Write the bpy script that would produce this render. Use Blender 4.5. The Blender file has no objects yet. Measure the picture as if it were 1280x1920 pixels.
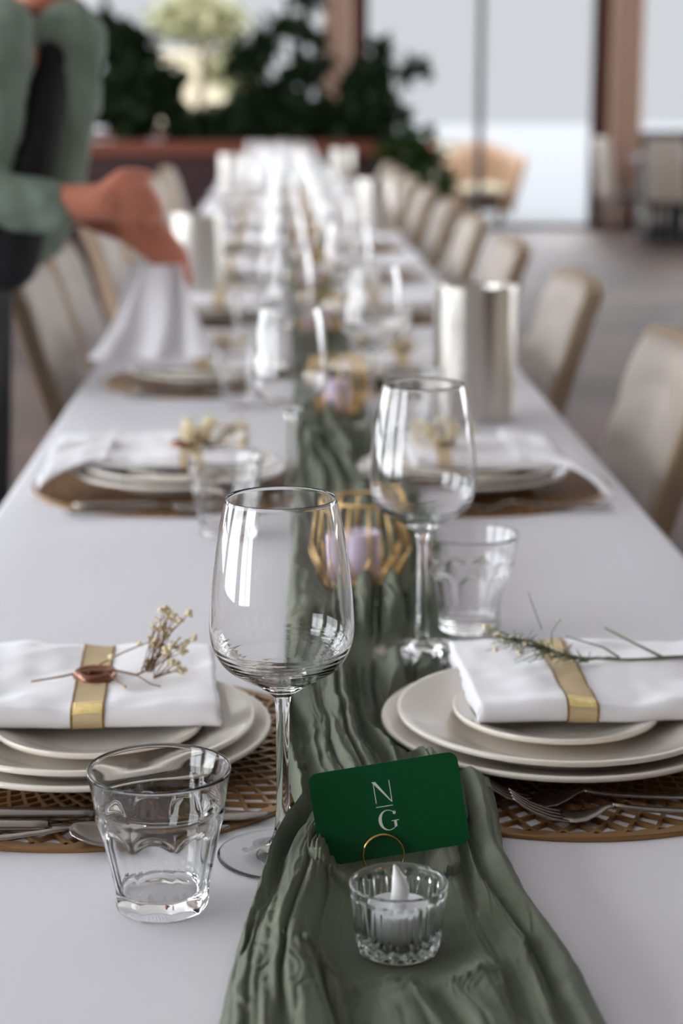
import bpy, bmesh, math, random
import numpy as np
from mathutils import Vector, Matrix, noise
PI = math.pi
S = bpy.context.scene
C = S.collection
random.seed(7)

# ------------------------------------------------------------------ camera
FPX = 3500.0
pitch = math.atan(780 / FPX)
yaw = math.atan(.034 * math.cos(pitch))
cam_d = bpy.data.cameras.new('camera')
cam = bpy.data.objects.new('camera', cam_d)
C.objects.link(cam)
cam.location = (0, 0, 1.25)
cam.rotation_euler = (PI / 2 - pitch, 0, -yaw)
cam_d.sensor_fit = 'VERTICAL'
cam_d.sensor_height = 36.0
cam_d.lens = FPX / 1920 * 36.0
cam_d.clip_start = .05
cam_d.dof.use_dof = True
cam_d.dof.focus_distance = 1.23
cam_d.dof.aperture_fstop = 5.2
S.camera = cam

# ------------------------------------------------------------------ world
SKY_SIDE, SKY_FRONT = 8.6, .71
w = bpy.data.worlds.new('world'); S.world = w
w.use_nodes = True
nt = w.node_tree; nt.nodes.clear()
N = nt.nodes.new; L = nt.links.new
tc = N('ShaderNodeTexCoord'); sx = N('ShaderNodeSeparateXYZ'); L(tc.outputs['Generated'], sx.inputs[0])
# sky purposely dimmed in the low visible band, boosted elsewhere to light the table
r1 = N('ShaderNodeMapRange'); r1.inputs[1].default_value = .80; r1.inputs[2].default_value = .92
L(sx.outputs['Y'], r1.inputs[0])
r2 = N('ShaderNodeMapRange'); r2.inputs[1].default_value = .085; r2.inputs[2].default_value = .17
r2.inputs[3].default_value = 1; r2.inputs[4].default_value = 0
L(sx.outputs['Z'], r2.inputs[0])
mu = N('ShaderNodeMath'); mu.operation = 'MULTIPLY'; L(r1.outputs[0], mu.inputs[0]); L(r2.outputs[0], mu.inputs[1])
st = N('ShaderNodeMapRange'); st.inputs[3].default_value = SKY_SIDE; st.inputs[4].default_value = SKY_FRONT
L(mu.outputs[0], st.inputs[0])
bg = N('ShaderNodeBackground'); bg.inputs[0].default_value = (.91, .95, 1, 1); L(st.outputs[0], bg.inputs[1])
wo = N('ShaderNodeOutputWorld'); L(bg.outputs[0], wo.inputs[0])
S.view_settings.view_transform = 'Standard'
S.view_settings.look = 'None'
S.view_settings.gamma = 1
S.view_settings.exposure = 0.0
S.cycles.max_bounces = 16
S.cycles.transmission_bounces = 16
S.cycles.glossy_bounces = 6
S.cycles.diffuse_bounces = 4
S.cycles.transparent_max_bounces = 16
S.cycles.sample_clamp_indirect = 15

def portal(loc, rot, sx_, sy_):
    l = bpy.data.lights.new('window_portal', 'AREA'); l.shape = 'RECTANGLE'; l.size = sx_; l.size_y = sy_
    l.cycles.is_portal = True
    o = bpy.data.objects.new('window_portal', l); C.objects.link(o); o.location = loc; o.rotation_euler = rot
portal((-3.45, 6.5, 1.6), (0, -PI / 2, 0), 2.3, 17)
portal((6.25, 6.5, 1.6), (0, PI / 2, 0), 2.3, 17)
portal((.9, 18.3, 1.6), (-PI / 2, 0, 0), 10, 3.1)

# ------------------------------------------------------------------ materials
def lin(c):
    return tuple(((v / 255) / 12.92 if v / 255 <= .04045 else ((v / 255 + .055) / 1.055) ** 2.4) for v in c) + (1,)
def mat(name, rgb, rough=.5, metal=0, bump=None, var=None, **kw):
    """bump=(scale, strength, distance)  var=(scale, rgb2)"""
    m = bpy.data.materials.new(name); m.use_nodes = True
    t = m.node_tree; b = t.nodes['Principled BSDF']
    b.inputs['Base Color'].default_value = lin(rgb); b.inputs['Roughness'].default_value = rough
    b.inputs['Metallic'].default_value = metal
    for k, v in kw.items(): b.inputs[k.replace('_', ' ')].default_value = v
    if bump or var:
        co = t.nodes.new('ShaderNodeTexCoord')
    if var:
        n = t.nodes.new('ShaderNodeTexNoise'); n.inputs['Scale'].default_value = var[0]; n.inputs['Detail'].default_value = 5
        mx = t.nodes.new('ShaderNodeMix'); mx.data_type = 'RGBA'
        mx.inputs[6].default_value = lin(rgb); mx.inputs[7].default_value = lin(var[1])
        t.links.new(co.outputs['Object'], n.inputs['Vector'])
        rr = t.nodes.new('ShaderNodeMapRange'); rr.inputs[1].default_value = .35; rr.inputs[2].default_value = .65
        t.links.new(n.outputs[0], rr.inputs[0]); t.links.new(rr.outputs[0], mx.inputs[0]); t.links.new(mx.outputs[2], b.inputs['Base Color'])
    if bump:
        n = t.nodes.new('ShaderNodeTexNoise'); n.inputs['Scale'].default_value = bump[0]; n.inputs['Detail'].default_value = 3
        bp = t.nodes.new('ShaderNodeBump'); bp.inputs['Strength'].default_value = bump[1]; bp.inputs['Distance'].default_value = bump[2]
        t.links.new(co.outputs['Object'], n.inputs['Vector']); t.links.new(n.outputs[0], bp.inputs['Height']); t.links.new(bp.outputs[0], b.inputs['Normal'])
    return m
def weave(m, scale, strength, dist):
    t = m.node_tree; b = t.nodes['Principled BSDF']
    co = t.nodes.new('ShaderNodeTexCoord')
    ws = []
    for ax in ('X', 'Y'):
        wv = t.nodes.new('ShaderNodeTexWave'); wv.bands_direction = ax; wv.inputs['Scale'].default_value = scale
        wv.inputs['Distortion'].default_value = .6; t.links.new(co.outputs['Object'], wv.inputs['Vector']); ws.append(wv)
    a = t.nodes.new('ShaderNodeMath'); a.operation = 'ADD'; t.links.new(ws[0].outputs[1], a.inputs[0]); t.links.new(ws[1].outputs[1], a.inputs[1])
    bp = t.nodes.new('ShaderNodeBump'); bp.inputs['Strength'].default_value = strength; bp.inputs['Distance'].default_value = dist
    t.links.new(a.outputs[0], bp.inputs['Height']); t.links.new(bp.outputs[0], b.inputs['Normal'])
    return m
M = {}
M['cloth'] = weave(mat('tablecloth_fabric', (222, 221, 226), .9), 300, .14, .0004)
M['napkin'] = mat('napkin_fabric', (240, 239, 243), .9, bump=(700, .15, .0005), Sheen_Weight=.2)
M['runner'] = weave(mat('runner_gauze', (119, 128, 103), .95, var=(9, (92, 100, 79)), Sheen_Weight=.25), 420, .7, .0006)
M['plate'] = mat('stoneware', (240, 233, 221), .16, bump=(30, .04, .001), Coat_Weight=.5)
M['gold_mat'] = mat('gold_vinyl', (150, 114, 72), .32, .6, bump=(300, .3, .0004))
M['steel'] = mat('cutlery_steel', (150, 143, 137), .2, 1)
M['brushed'] = mat('brushed_steel', (226, 222, 215), .32, 1, Anisotropic=.9, Anisotropic_Rotation=.25)
M['glass'] = mat('clear_glass', (255, 255, 255), 0, 0, Transmission_Weight=1, IOR=1.47)
M['tglass'] = mat('pressed_glass', (252, 255, 254), 0, 0, Transmission_Weight=1, IOR=1.5)
M['card'] = mat('green_card', (0, 82, 43), .42, Specular_IOR_Level=.3)
M['paper'] = mat('white_print', (235, 238, 236), .6)
M['gold'] = mat('gold_wire', (222, 178, 105), .22, 1)
M['goldp'] = mat('gold_painted_wire', (226, 188, 122), .35, .45)
M['ribbon'] = weave(mat('gold_ribbon', (212, 188, 146), .6, .08), 500, .5, .0005)
M['ribedge'] = mat('ribbon_edge', (150, 112, 55), .35, .7)
M['glitter'] = mat('ribbon_glitter', (206, 172, 96), .25, .8, bump=(1400, 1, .002), var=(1800, (255, 236, 168)))
M['seal'] = mat('rose_gold_wax', (142, 94, 74), .25, .6)
M['stemb'] = mat('dry_stem', (128, 98, 70), .8)
M['stemg'] = mat('green_stem', (112, 118, 92), .75)
M['bud'] = mat('dried_flower', (240, 230, 200), .9, var=(300, (222, 204, 160)))
M['led'] = mat('white_plastic', (238, 238, 240), .4)
M['flame'] = mat('frosted_flame', (242, 242, 243), .35)
M['candle'] = mat('lilac_wax', (214, 200, 224), .5)
M['leather'] = mat('beige_leather', (168, 157, 145), .5, bump=(60, .1, .002))
M['chairedge'] = mat('tan_leather_edge', (158, 136, 112), .6)
M['chairmetal'] = mat('chair_metal', (150, 145, 140), .3, 1)
M['wood'] = mat('table_wood', (120, 90, 65), .5)
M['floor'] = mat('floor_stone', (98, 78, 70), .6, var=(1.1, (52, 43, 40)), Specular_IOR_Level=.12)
M['wall'] = mat('wall_plaster', (198, 188, 178), .8)
M['ceil'] = mat('ceiling_boards', (222, 220, 218), .8)
M['brown'] = mat('brown_frame', (84, 46, 32), .5)
M['dark'] = mat('dark_frame', (52, 44, 44), .5)
M['curtain'] = mat('curtain_cloth', (196, 166, 148), .9)
M['maroon'] = mat('maroon_panel', (42, 10, 12), .5)
M['planter'] = mat('red_wood', (104, 50, 30), .55)
M['leaf'] = mat('dark_leaf', (24, 40, 18), .8, Specular_IOR_Level=.15)
M['leaf2'] = mat('mid_leaf', (40, 58, 24), .8, Specular_IOR_Level=.15)
M['leaf3'] = mat('garden_leaf', (112, 110, 76), .7)
M['bark'] = mat('bark', (70, 52, 40), .9)
M['terrace'] = mat('terrace_concrete', (56, 57, 59), .9)
M['cream'] = mat('cream_wall', (150, 140, 118), .9)
M['skin'] = mat('skin', (212, 136, 110), .5, Subsurface_Weight=.1, Subsurface_Scale=.02)
M['blazer'] = mat('sage_blazer', (124, 140, 127), .85)
M['black'] = mat('black_cloth', (14, 15, 18), .8)
M['hair'] = mat('dark_hair', (48, 32, 24), .6)
M['wicker'] = mat('wicker', (150, 122, 98), .8)
M['red'] = mat('red_lacquer', (196, 70, 58), .4)
M['pane'] = mat('window_glass', (255, 255, 255), 0, 0, Transmission_Weight=1, IOR=1.0)

# ------------------------------------------------------------------ helpers
def link_mesh(name, verts, faces, m, parent=None, smooth=True):
    me = bpy.data.meshes.new(name); me.from_pydata([tuple(v) for v in verts], [], [tuple(f) for f in faces]); me.update()
    return link(name, me, m, parent, smooth)
def link(name, me, m, parent=None, smooth=True):
    if m is not None and len(me.materials) == 0: me.materials.append(m)
    if smooth: me.polygons.foreach_set('use_smooth', [True] * len(me.polygons))
    o = bpy.data.objects.new(name, me); C.objects.link(o)
    if parent: o.parent = parent
    return o
def tag(o, label=None, cat=None, group=None, kind=None):
    if label: o['label'] = label
    if cat: o['category'] = cat
    if group: o['group'] = group
    if kind: o['kind'] = kind
    return o
def thing(name, loc=(0, 0, 0), rz=0):
    o = bpy.data.objects.new(name, None); C.objects.link(o); o.location = loc; o.rotation_euler = (0, 0, rz)
    o.empty_display_size = .05
    return o
def kids(o): return [c for c in C.objects if c.parent == o]
CH = {}
def copy_tree(o, parent=None):
    c = o.copy(); C.objects.link(c); c.parent = parent
    for ch in CH.get(o.name) or kids(o): copy_tree(ch, c)
    return c
class MB:
    def __init__(s): s.v = []; s.f = []; s.mi = []
    def add(s, v, f, mi=0):
        n = len(s.v); s.v += [tuple(q) for q in v]; s.f += [tuple(i + n for i in q) for q in f]; s.mi += [mi] * len(f)
    def box(s, a, b, mt=None, mi=0):
        v = [(x, y, z) for x in (a[0], b[0]) for y in (a[1], b[1]) for z in (a[2], b[2])]
        if mt: v = [tuple(mt @ Vector(q)) for q in v]
        s.add(v, [(0, 1, 3, 2), (4, 6, 7, 5), (0, 4, 5, 1), (2, 3, 7, 6), (0, 2, 6, 4), (1, 5, 7, 3)], mi)
    def tube(s, pts, r, n=8, mi=0, closed=False):
        pts = [Vector(p) for p in pts]; k = len(pts)
        rs = r if isinstance(r, (list, tuple)) else [r] * k
        V = []; up = None
        for i, p in enumerate(pts):
            if closed: d = pts[(i + 1) % k] - pts[i - 1]
            else: d = pts[min(i + 1, k - 1)] - pts[max(i - 1, 0)]
            if d.length < 1e-9: d = Vector((0, 0, 1))
            d.normalize()
            if up is None:
                up = Vector((0, 0, 1)) if abs(d.z) < .9 else Vector((1, 0, 0))
            a = d.cross(up)
            if a.length < 1e-6: a = d.cross(Vector((.3, .9, .2)))
            a.normalize(); b = a.cross(d); up = b
            for j in range(n):
                t = 2 * PI * j / n; V.append(p + (a * math.cos(t) + b * math.sin(t)) * rs[i])
        F = []
        for i in range(k if closed else k - 1):
            for j in range(n):
                i2 = (i + 1) % k
                F.append((i * n + j, i * n + (j + 1) % n, i2 * n + (j + 1) % n, i2 * n + j))
        if not closed:
            F.append(tuple(reversed(range(n)))); F.append(tuple((k - 1) * n + j for j in range(n)))
        s.add(V, F, mi)
    def ball(s, c, r, nu=8, nv=5, sc=(1, 1, 1), mi=0):
        V = [(c[0], c[1], c[2] - r * sc[2])]
        for i in range(1, nv):
            t = PI * i / nv
            for j in range(nu):
                p = 2 * PI * j / nu; V.append((c[0] + r * sc[0] * math.sin(t) * math.cos(p), c[1] + r * sc[1] * math.sin(t) * math.sin(p), c[2] - r * sc[2] * math.cos(t)))
        V.append((c[0], c[1], c[2] + r * sc[2])); F = []
        for j in range(nu): F.append((0, 1 + (j + 1) % nu, 1 + j))
        for i in range(nv - 2):
            for j in range(nu):
                a = 1 + i * nu; F.append((a + j, a + (j + 1) % nu, a + nu + (j + 1) % nu, a + nu + j))
        a = 1 + (nv - 2) * nu; e = len(V) - 1
        for j in range(nu): F.append((a + j, a + (j + 1) % nu, e))
        s.add(V, F, mi)
    def build(s, name, m, parent=None, smooth=True, bevel=0):
        me = bpy.data.meshes.new(name); me.from_pydata(s.v, [], s.f)
        ms = m if isinstance(m, (list, tuple)) else [m]
        for q in ms: me.materials.append(q)
        if len(ms) > 1: me.polygons.foreach_set('material_index', s.mi)
        me.update()
        bm = bmesh.new(); bm.from_mesh(me); bmesh.ops.recalc_face_normals(bm, faces=bm.faces); bm.to_mesh(me); bm.free()
        o = link(name, me, None, parent, smooth)
        if bevel:
            b = o.modifiers.new('bevel', 'BEVEL'); b.width = bevel; b.segments = 3; b.limit_method = 'ANGLE'
        return o
def lathe(prof, n=96, rfun=None, close_ends=True):
    """prof: list of (r,z) walking the surface from the outside bottom; faces turn outward"""
    V = []; F = []; rows = []
    for (r, z) in prof:
        if r < 1e-6:
            rows.append([len(V)]); V.append((0, 0, z))
        else:
            row = []
            for j in range(n):
                t = 2 * PI * j / n; rr, zz = (r, z) if rfun is None else rfun(r, z, t)
                row.append(len(V)); V.append((rr * math.cos(t), rr * math.sin(t), zz))
            rows.append(row)
    for a, b in zip(rows[:-1], rows[1:]):
        for j in range(n):
            k = (j + 1) % n
            if len(a) == 1 and len(b) == 1: continue
            if len(a) == 1: F.append((a[0], b[k], b[j]))
            elif len(b) == 1: F.append((a[j], a[k], b[0]))
            else: F.append((a[j], a[k], b[k], b[j]))
    return V, F
def smooth_prof(pts, per=6):
    """Catmull-Rom through points"""
    out = []
    P = [np.array(p, float) for p in pts]
    for i in range(len(P) - 1):
        p0 = P[max(i - 1, 0)]; p1 = P[i]; p2 = P[i + 1]; p3 = P[min(i + 2, len(P) - 1)]
        for k in range(per):
            t = k / per
            out.append(.5 * ((2 * p1) + (-p0 + p2) * t + (2 * p0 - 5 * p1 + 4 * p2 - p3) * t * t + (-p0 + 3 * p1 - 3 * p2 + p3) * t ** 3))
    out.append(P[-1])
    return [tuple(float(x) for x in q) for q in out]
def struct(name, mb, m, **k):
    o = mb.build(name, m, smooth=False, **k); o['kind'] = 'structure'; return o

# ------------------------------------------------------------------ room shell
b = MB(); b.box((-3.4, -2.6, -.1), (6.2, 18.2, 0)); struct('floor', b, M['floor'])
b = MB(); b.box((-3.6, -2.8, 3.2), (6.4, 18.4, 3.3)); struct('ceiling', b, M['ceil'])
b = MB(); b.box((-3.6, -2.8, -.1), (6.4, -2.6, 3.2)); struct('wall_back', b, M['wood'])
def side_wall(name, x0, x1, first):
    b = MB(); b.box((x0, -2.6, -.1), (x1, 18.2, .45)); b.box((x0, -2.6, 2.75), (x1, 18.2, 3.2))
    b.box((x0, 15.0, .45), (x1, 18.2, 2.75))
    y0 = -2.6
    for k in range(8):
        yk = -2 + k * 2.125
        if yk + 1.5 < first: continue
        b.box((x0, y0, .45), (x1, yk + .42, 2.75)); y0 = yk + 2.125
    struct(name, b, M['wall'])
side_wall('wall_left', -3.6, -3.4, -2); side_wall('wall_right', 6.2, 6.4, 4)
wn = 0
for xs in (-3.52, 6.28):
    for k in range(8):
        y0 = -2 + k * 2.125 + .42
        if y0 + 1.08 < (-2 if xs < 0 else 4) - .42: continue
        wn += 1
        b = MB(); e = .06
        b.box((xs, y0, .45), (xs + .06, y0 + e, 2.75)); b.box((xs, y0 + 1.705 - e, .45), (xs + .06, y0 + 1.705, 2.75))
        b.box((xs, y0 + e, .45), (xs + .06, y0 + 1.705 - e, .52)); b.box((xs, y0 + e, 2.68), (xs + .06, y0 + 1.705 - e, 2.75)); b.box((xs, y0 + .83, .52), (xs + .06, y0 + .87, 2.68))
        struct('window_%d' % wn, b, M['brown'])
# far wall, window and door openings (the wall stands at y = 18)
Y0, Y1 = 18.0, 18.2
b = MB()
b.box((.62, Y0, 0), (.80, Y1, 3.2)); b.box((3.02, Y0, 0), (3.30, Y1, 3.2))
b.box((-3.4, Y0, 0), (.62, Y1, .86)); b.box((3.30, Y0, 0), (6.2, Y1, .88))
b.box((-3.4, Y0, 3.0), (.62, Y1, 3.2)); b.box((.80, Y0, 3.0), (3.02, Y1, 3.2)); b.box((3.30, Y0, 3.0), (6.2, Y1, 3.2))
struct('wall_far', b, M['brown'])
def frame(name, x0, x1, z0, z1, mull, m, e=.05):
    b = MB(); y0, y1 = Y0 + .04, Y0 + .12
    b.box((x0, y0, z0), (x0 + e, y1, z1)); b.box((x1 - e, y0, z0), (x1, y1, z1))
    b.box((x0 + e, y0, z0), (x1 - e, y1, z0 + e)); b.box((x0 + e, y0, z1 - e), (x1 - e, y1, z1))
    for q in mull: b.box((q - .028, y0 - .01, z0 + e), (q + .028, y1 + .01, z1 - e))
    o = struct(name, b, m)
    p = MB(); p.box((x0 + e, Y0 + .075, z0 + e), (x1 - e, Y0 + .081, z1 - e)); p.build('pane', M['pane'], o, smooth=False)
    return o
frame('window_17', -3.4, .62, .86, 3.0, [-1.6], M['brown'])
dr = frame('door_1', .80, 3.02, .0, 3.0, [], M['dark'])
b = MB(); b.box((1.88, Y0 + .02, .05), (1.94, Y0 + .14, 2.95)); b.build('mullion', M['dark'], dr, smooth=False)
frame('window_18', 3.30, 6.2, .88, 3.0, [5.2], M['brown'])
b = MB(); b.box((-3.4, Y0 - .12, .86), (.62, Y0, .93)); struct('trim_1', b, M['planter'])
b = MB(); b.box((3.30, Y0 - .12, .86), (6.2, Y0, .93)); struct('trim_2', b, M['maroon'])
b = MB(); b.box((3.38, Y0 - .025, .02), (6.1, Y0 - .001, .85)); struct('trim_3', b, M['black'])

def curtain(x0, x1, y, label):
    n = 40; V = []; F = []
    for i in range(n + 1):
        x = x0 + (x1 - x0) * i / n; yy = y + .03 * math.sin(i * 1.15)
        for z in (.03, 1.1, 2.2, 3.12): V.append((x, yy, z))
    for i in range(n):
        for k in range(3): F.append((i * 4 + k, i * 4 + k + 1, i * 4 + 5 + k, i * 4 + 4 + k))
    o = link_mesh('curtain', V, F, M['curtain']); s = o.modifiers.new('s', 'SOLIDIFY'); s.thickness = .006
    tag(o, label, 'curtain', 'gathered curtains beside the far openings')
curtain(.42, .68, 17.85, 'pinkish beige curtain gathered left of the tall glass door')
curtain(3.10, 3.42, 17.85, 'pinkish beige curtain gathered right of the tall glass door')

# ------------------------------------------------------------------ outside
b = MB(); b.box((-40, 18.2, -.3), (60, 90, -.05)); tag(struct('ground', b, M['terrace']), None)
def leaves(nm, blobs, count, size, m, parent, seed=0, droop=.3):
    rg = np.random.RandomState(seed); V = []; F = []
    vol = np.array([q[3] * q[4] * q[5] for q in blobs]); pr = vol / vol.sum()
    for i in range(count):
        q = blobs[rg.choice(len(blobs), p=pr)]
        d = rg.normal(size=3); d /= np.linalg.norm(d); rad = rg.uniform(.25, 1) ** .5
        c = Vector((q[0] + d[0] * q[3] * rad, q[1] + d[1] * q[4] * rad, q[2] + d[2] * q[5] * rad))
        u = Vector(rg.normal(size=3)); u.z -= droop; u.normalize(); s = u.cross(Vector(rg.normal(size=3))).normalized(); nn = u.cross(s)
        L_ = size * rg.uniform(.6, 1.3); W = L_ * .32; n = len(V)
        V += [c, c + u * L_ * .35 + s * W + nn * .1 * L_, c + u * L_ * .35 - s * W + nn * .1 * L_, c + u * L_ * .75 + s * W * .6, c + u * L_ * .75 - s * W * .6, c + u * L_ - nn * .1 * L_]
        F += [(n, n + 1, n + 2), (n + 1, n + 3, n + 4, n + 2), (n + 3, n + 5, n + 4)]
    return link_mesh(nm, V, F, m, parent, smooth=False)
def tree(name, x, y, blobs, stems, cnt, size, ml, label, cat, group=None, seed=1, z=0, parts=('foliage', 'stem')):
    t = thing(name, (x, y, z)); tag(t, label, cat, group)
    leaves(parts[0], blobs, cnt, size, ml, t, seed)
    b = MB()
    for s in stems: b.tube(s[0], s[1], 8)
    b.build(parts[1], M['bark'], t)
    return t
# garden seen through the far windows
tree('garden_tree', -1.1, 27, [(0, 0, 2.35, .7, .7, .35), (.5, 0, 1.7, .45, .5, .35)], [([(0, 0, 0), (0, 0, 1.2), (.1, 0, 2.2)], [.08, .06, .03])], 1500, .14, M['leaf3'],
     'yellow green garden tree outside the left far window', 'tree', None, 3, -.05)
tree('garden_tree', 8.2, 30, [(0, 0, 1.7, 1.0, .9, .5), (-.9, 0, 1.35, .7, .6, .2), (.5, 0, 2.2, .5, .6, .3)], [([(0, 0, 0), (0, 0, .9), (.1, 0, 1.8)], [.09, .07, .03])], 1900, .17, M['leaf2'],
     'green garden tree outside the right far window', 'tree', None, 5, -.05)
tree('garden_shrub', 1.75, 21, [(0, 0, .5, .42, .4, .4), (.1, 0, .2, .5, .45, .25)], [([(0, 0, 0), (0, 0, .4)], .03)], 700, .09, M['leaf3'],
     'low olive garden shrub outside behind the door mullion', 'shrub', None, 6, -.05)
# round wicker armchair on the terrace
t = thing('garden_armchair', (2.1, 19.6, -.05)); tag(t, 'rounded tan wicker armchair outside behind the door mullion', 'armchair')
V = []; F = []
for i in range(25):
    a = PI * (-.15 + 1.3 * i / 24)
    for k in range(6):
        z = .12 + k * .15 * (1 - .25 * abs(math.cos(a))); rr = .30 + .03 * k
        V.append((rr * math.cos(a), rr * math.sin(a) * .8, z))
for i in range(24):
    for k in range(5): F.append((i * 6 + k, i * 6 + k + 1, i * 6 + 7 + k, i * 6 + 6 + k))
o = link_mesh('back_shell', V, F, M['wicker'], t); s = o.modifiers.new('s', 'SOLIDIFY'); s.thickness = .04
b = MB(); b.ball((0, 0, .34), .29, 20, 10, (1, .85, .28)); b.build('seat_cushion', M['cream'], t)
for sx_ in (-1, 1):
    for sy_ in (-1, 1):
        b = MB(); b.tube([(sx_ * .2, sy_ * .16, 0), (sx_ * .2, sy_ * .16, .3)], .02); b.build('leg', M['wicker'], t)
# garden lantern with red glass
t = thing('garden_lantern', (1.62, 20.5, -.05)); tag(t, 'small red lantern on a thin post outside left of the mullion', 'lantern')
b = MB(); b.tube([(0, 0, 0), (0, 0, .64)], .015); b.build('post', M['dark'], t)
b = MB(); b.ball((0, 0, .72), .085, 14, 10); b.build('lamp_shade', M['red'], t)
# pale garden wall
b = MB(); b.box((-2.6, 33, -.05), (-.9, 33.4, 1.9)); b.box((-2.7, 32.9, 1.9), (-.8, 33.5, 2.0))
tag(b.build('garden_wall', M['cream'], smooth=False), 'pale cream wall block in the garden beyond the left window', 'wall')

# ------------------------------------------------------------------ planter, indoor plants
t = thing('planter_box', (-.45, 13.6, 0)); tag(t, 'long dark red wooden planter box across the end of the room', 'planter')
b = MB(); b.box((-2.2, -.2, .06), (1.35, .2, .84)); b.build('box', M['maroon'], t, False, .01)
b = MB(); b.box((-2.24, -.24, .84), (1.39, .24, .94)); b.build('rim', M['planter'], t, False, .01)
b = MB(); b.box((-2.1, -.15, 0), (1.25, .15, .06)); b.build('plinth', M['dark'], t, False)
def bush(x, y, blobs, cnt, label, seed, size=.11, ml='leaf', stems=None):
    stems = stems or [([(q[0] * .4, 0, 0), (q[0] * .7, q[1] * .5, q[2] * .5), (q[0], q[1], q[2])], [.02, .015, .008]) for q in blobs]
    return tree('potted_shrub', x, y, blobs, stems, cnt, size, M[ml], label, 'plant', 'leafy shrubs in the red planter', seed, .94)
bush(-1.45, 13.6, [(0, 0, .26, .30, .2, .24), (-.1, 0, .62, .25, .2, .2)], 900, 'dark leafy shrub at the left end of the planter, behind the blazer', 11)
bush(-1.02, 13.6, [(0, 0, .32, .27, .2, .30), (-.05, 0, .66, .22, .18, .13), (-.18, 0, .80, .14, .1, .08)], 1300, 'tall dark leafy shrub second from the left in the planter', 12)
bush(-.62, 13.6, [(0, 0, .10, .20, .2, .12), (-.12, 0, .35, .08, .1, .2)], 300, 'low dark shrub below the bright gap in the planter', 18)
bush(-.22, 13.6, [(0, 0, .12, .30, .22, .17), (-.02, 0, .55, .16, .15, .10), (.10, 0, .70, .14, .1, .07), (.16, 0, .36, .18, .15, .08)], 1000, 'dark shrub with a tall thin crown in the planter', 13)
bush(.14, 13.6, [(0, 0, .12, .24, .22, .18), (.08, 0, .50, .15, .1, .13), (-.04, 0, .80, .16, .1, .06), (.12, 0, .72, .1, .1, .05), (.05, 0, .98, .12, .1, .05)], 950, 'slim dark shrub beside the left post in the planter', 17)
bush(.55, 13.6, [(0, 0, .14, .36, .22, .19), (.1, 0, .43, .18, .2, .12), (.17, 0, .60, .09, .1, .10), (.40, 0, .50, .16, .1, .06)], 1150, 'spreading dark shrub in front of the brown post', 14)
tree('potted_shrub', 1.0, 13.25, [(0, 0, .55, .22, .2, .4), (-.1, 0, .85, .22, .2, .18), (.05, 0, .25, .18, .18, .2)], [([(0, 0, 0), (0, 0, .9)], .02)], 800, .1, M['leaf2'],
     'mid green shrub standing on the floor at the right end of the planter', 'plant', None, 15, 0.0)

# ------------------------------------------------------------------ table and cloth
TX0, TX1, TY0, TY1, TZ = -.352, .4505, .46, 11.3, .75
t = thing('banquet_table', ((TX0 + TX1) / 2, (TY0 + TY1) / 2, 0)); tag(t, 'very long banquet table under a white cloth', 'table')
hx, hy = (TX1 - TX0) / 2 - .004, (TY1 - TY0) / 2 - .004
b = MB(); b.box((-hx, -hy, .71), (hx, hy, .7465)); b.build('tabletop', M['wood'], t, False)
for s_, yl in ((-1, (.6, 2.0, 3.5, 4.88, 5.80, 6.74, 7.7, 8.7, 11.2)), (1, (.6, 2.0, 3.42, 4.37, 5.32, 6.27, 7.22, 8.18, 9.13, 10.05, 11.2))):
    for yy in yl:
        yy -= (TY0 + TY1) / 2
        b = MB(); b.box((s_ * (hx - .06) - .025, yy - .025, 0), (s_ * (hx - .06) + .025, yy + .025, .71)); b.build('leg', M['wood'], t, False)
# cloth: rounded edge then a hanging skirt with soft waves
prof = []
def cloth_row(y, zend=None):
    row = []
    def hang(x, sgn):
        pts = []
        for k, (dx, z) in enumerate([(.012, -.24), (.010, -.16), (.007, -.08), (.003, -.02), (.001, -.006), (-.003, -.001), (-.01, 0)]):
            wv = .010 * (-z / .24) * math.sin(y * 9 + sgn) if z < -.01 else 0
            pts.append((x + sgn * (dx + wv), y, TZ + z))
        return pts
    L_ = hang(TX0, -1); R_ = hang(TX1, 1)
    mid = [(TX0 + (TX1 - TX0) * k / 12, y, TZ) for k in range(1, 12)]
    return L_ + mid + list(reversed(R_))
ys = [TY0 - .006 + .002] + [TY0 + .004] + list(np.linspace(TY0 + .02, TY1 - .02, 200)) + [TY1 - .004, TY1 + .004]
rows = [cloth_row(y) for y in ys]; nr = len(rows[0])
for (ri, sg) in ((0, -1), (-1, 1)):
    base = rows[ri]
    extra = []
    for (dy, dz) in ((.002, -.006), (.006, -.1), (.01, -.24)):
        extra.append([(p[0], p[1] + sg * dy, min(p[2], TZ + dz)) for p in base])
    rows = (list(reversed(extra)) + rows) if sg < 0 else (rows + extra)
V = [p for r in rows for p in r]; F = []
for i in range(len(rows) - 1):
    for j in range(nr - 1): F.append((i * nr + j, i * nr + j + 1, (i + 1) * nr + j + 1, (i + 1) * nr + j))
tag(link_mesh('tablecloth', V, F, M['cloth']), 'smooth white tablecloth over the long banquet table', 'tablecloth')

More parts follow.
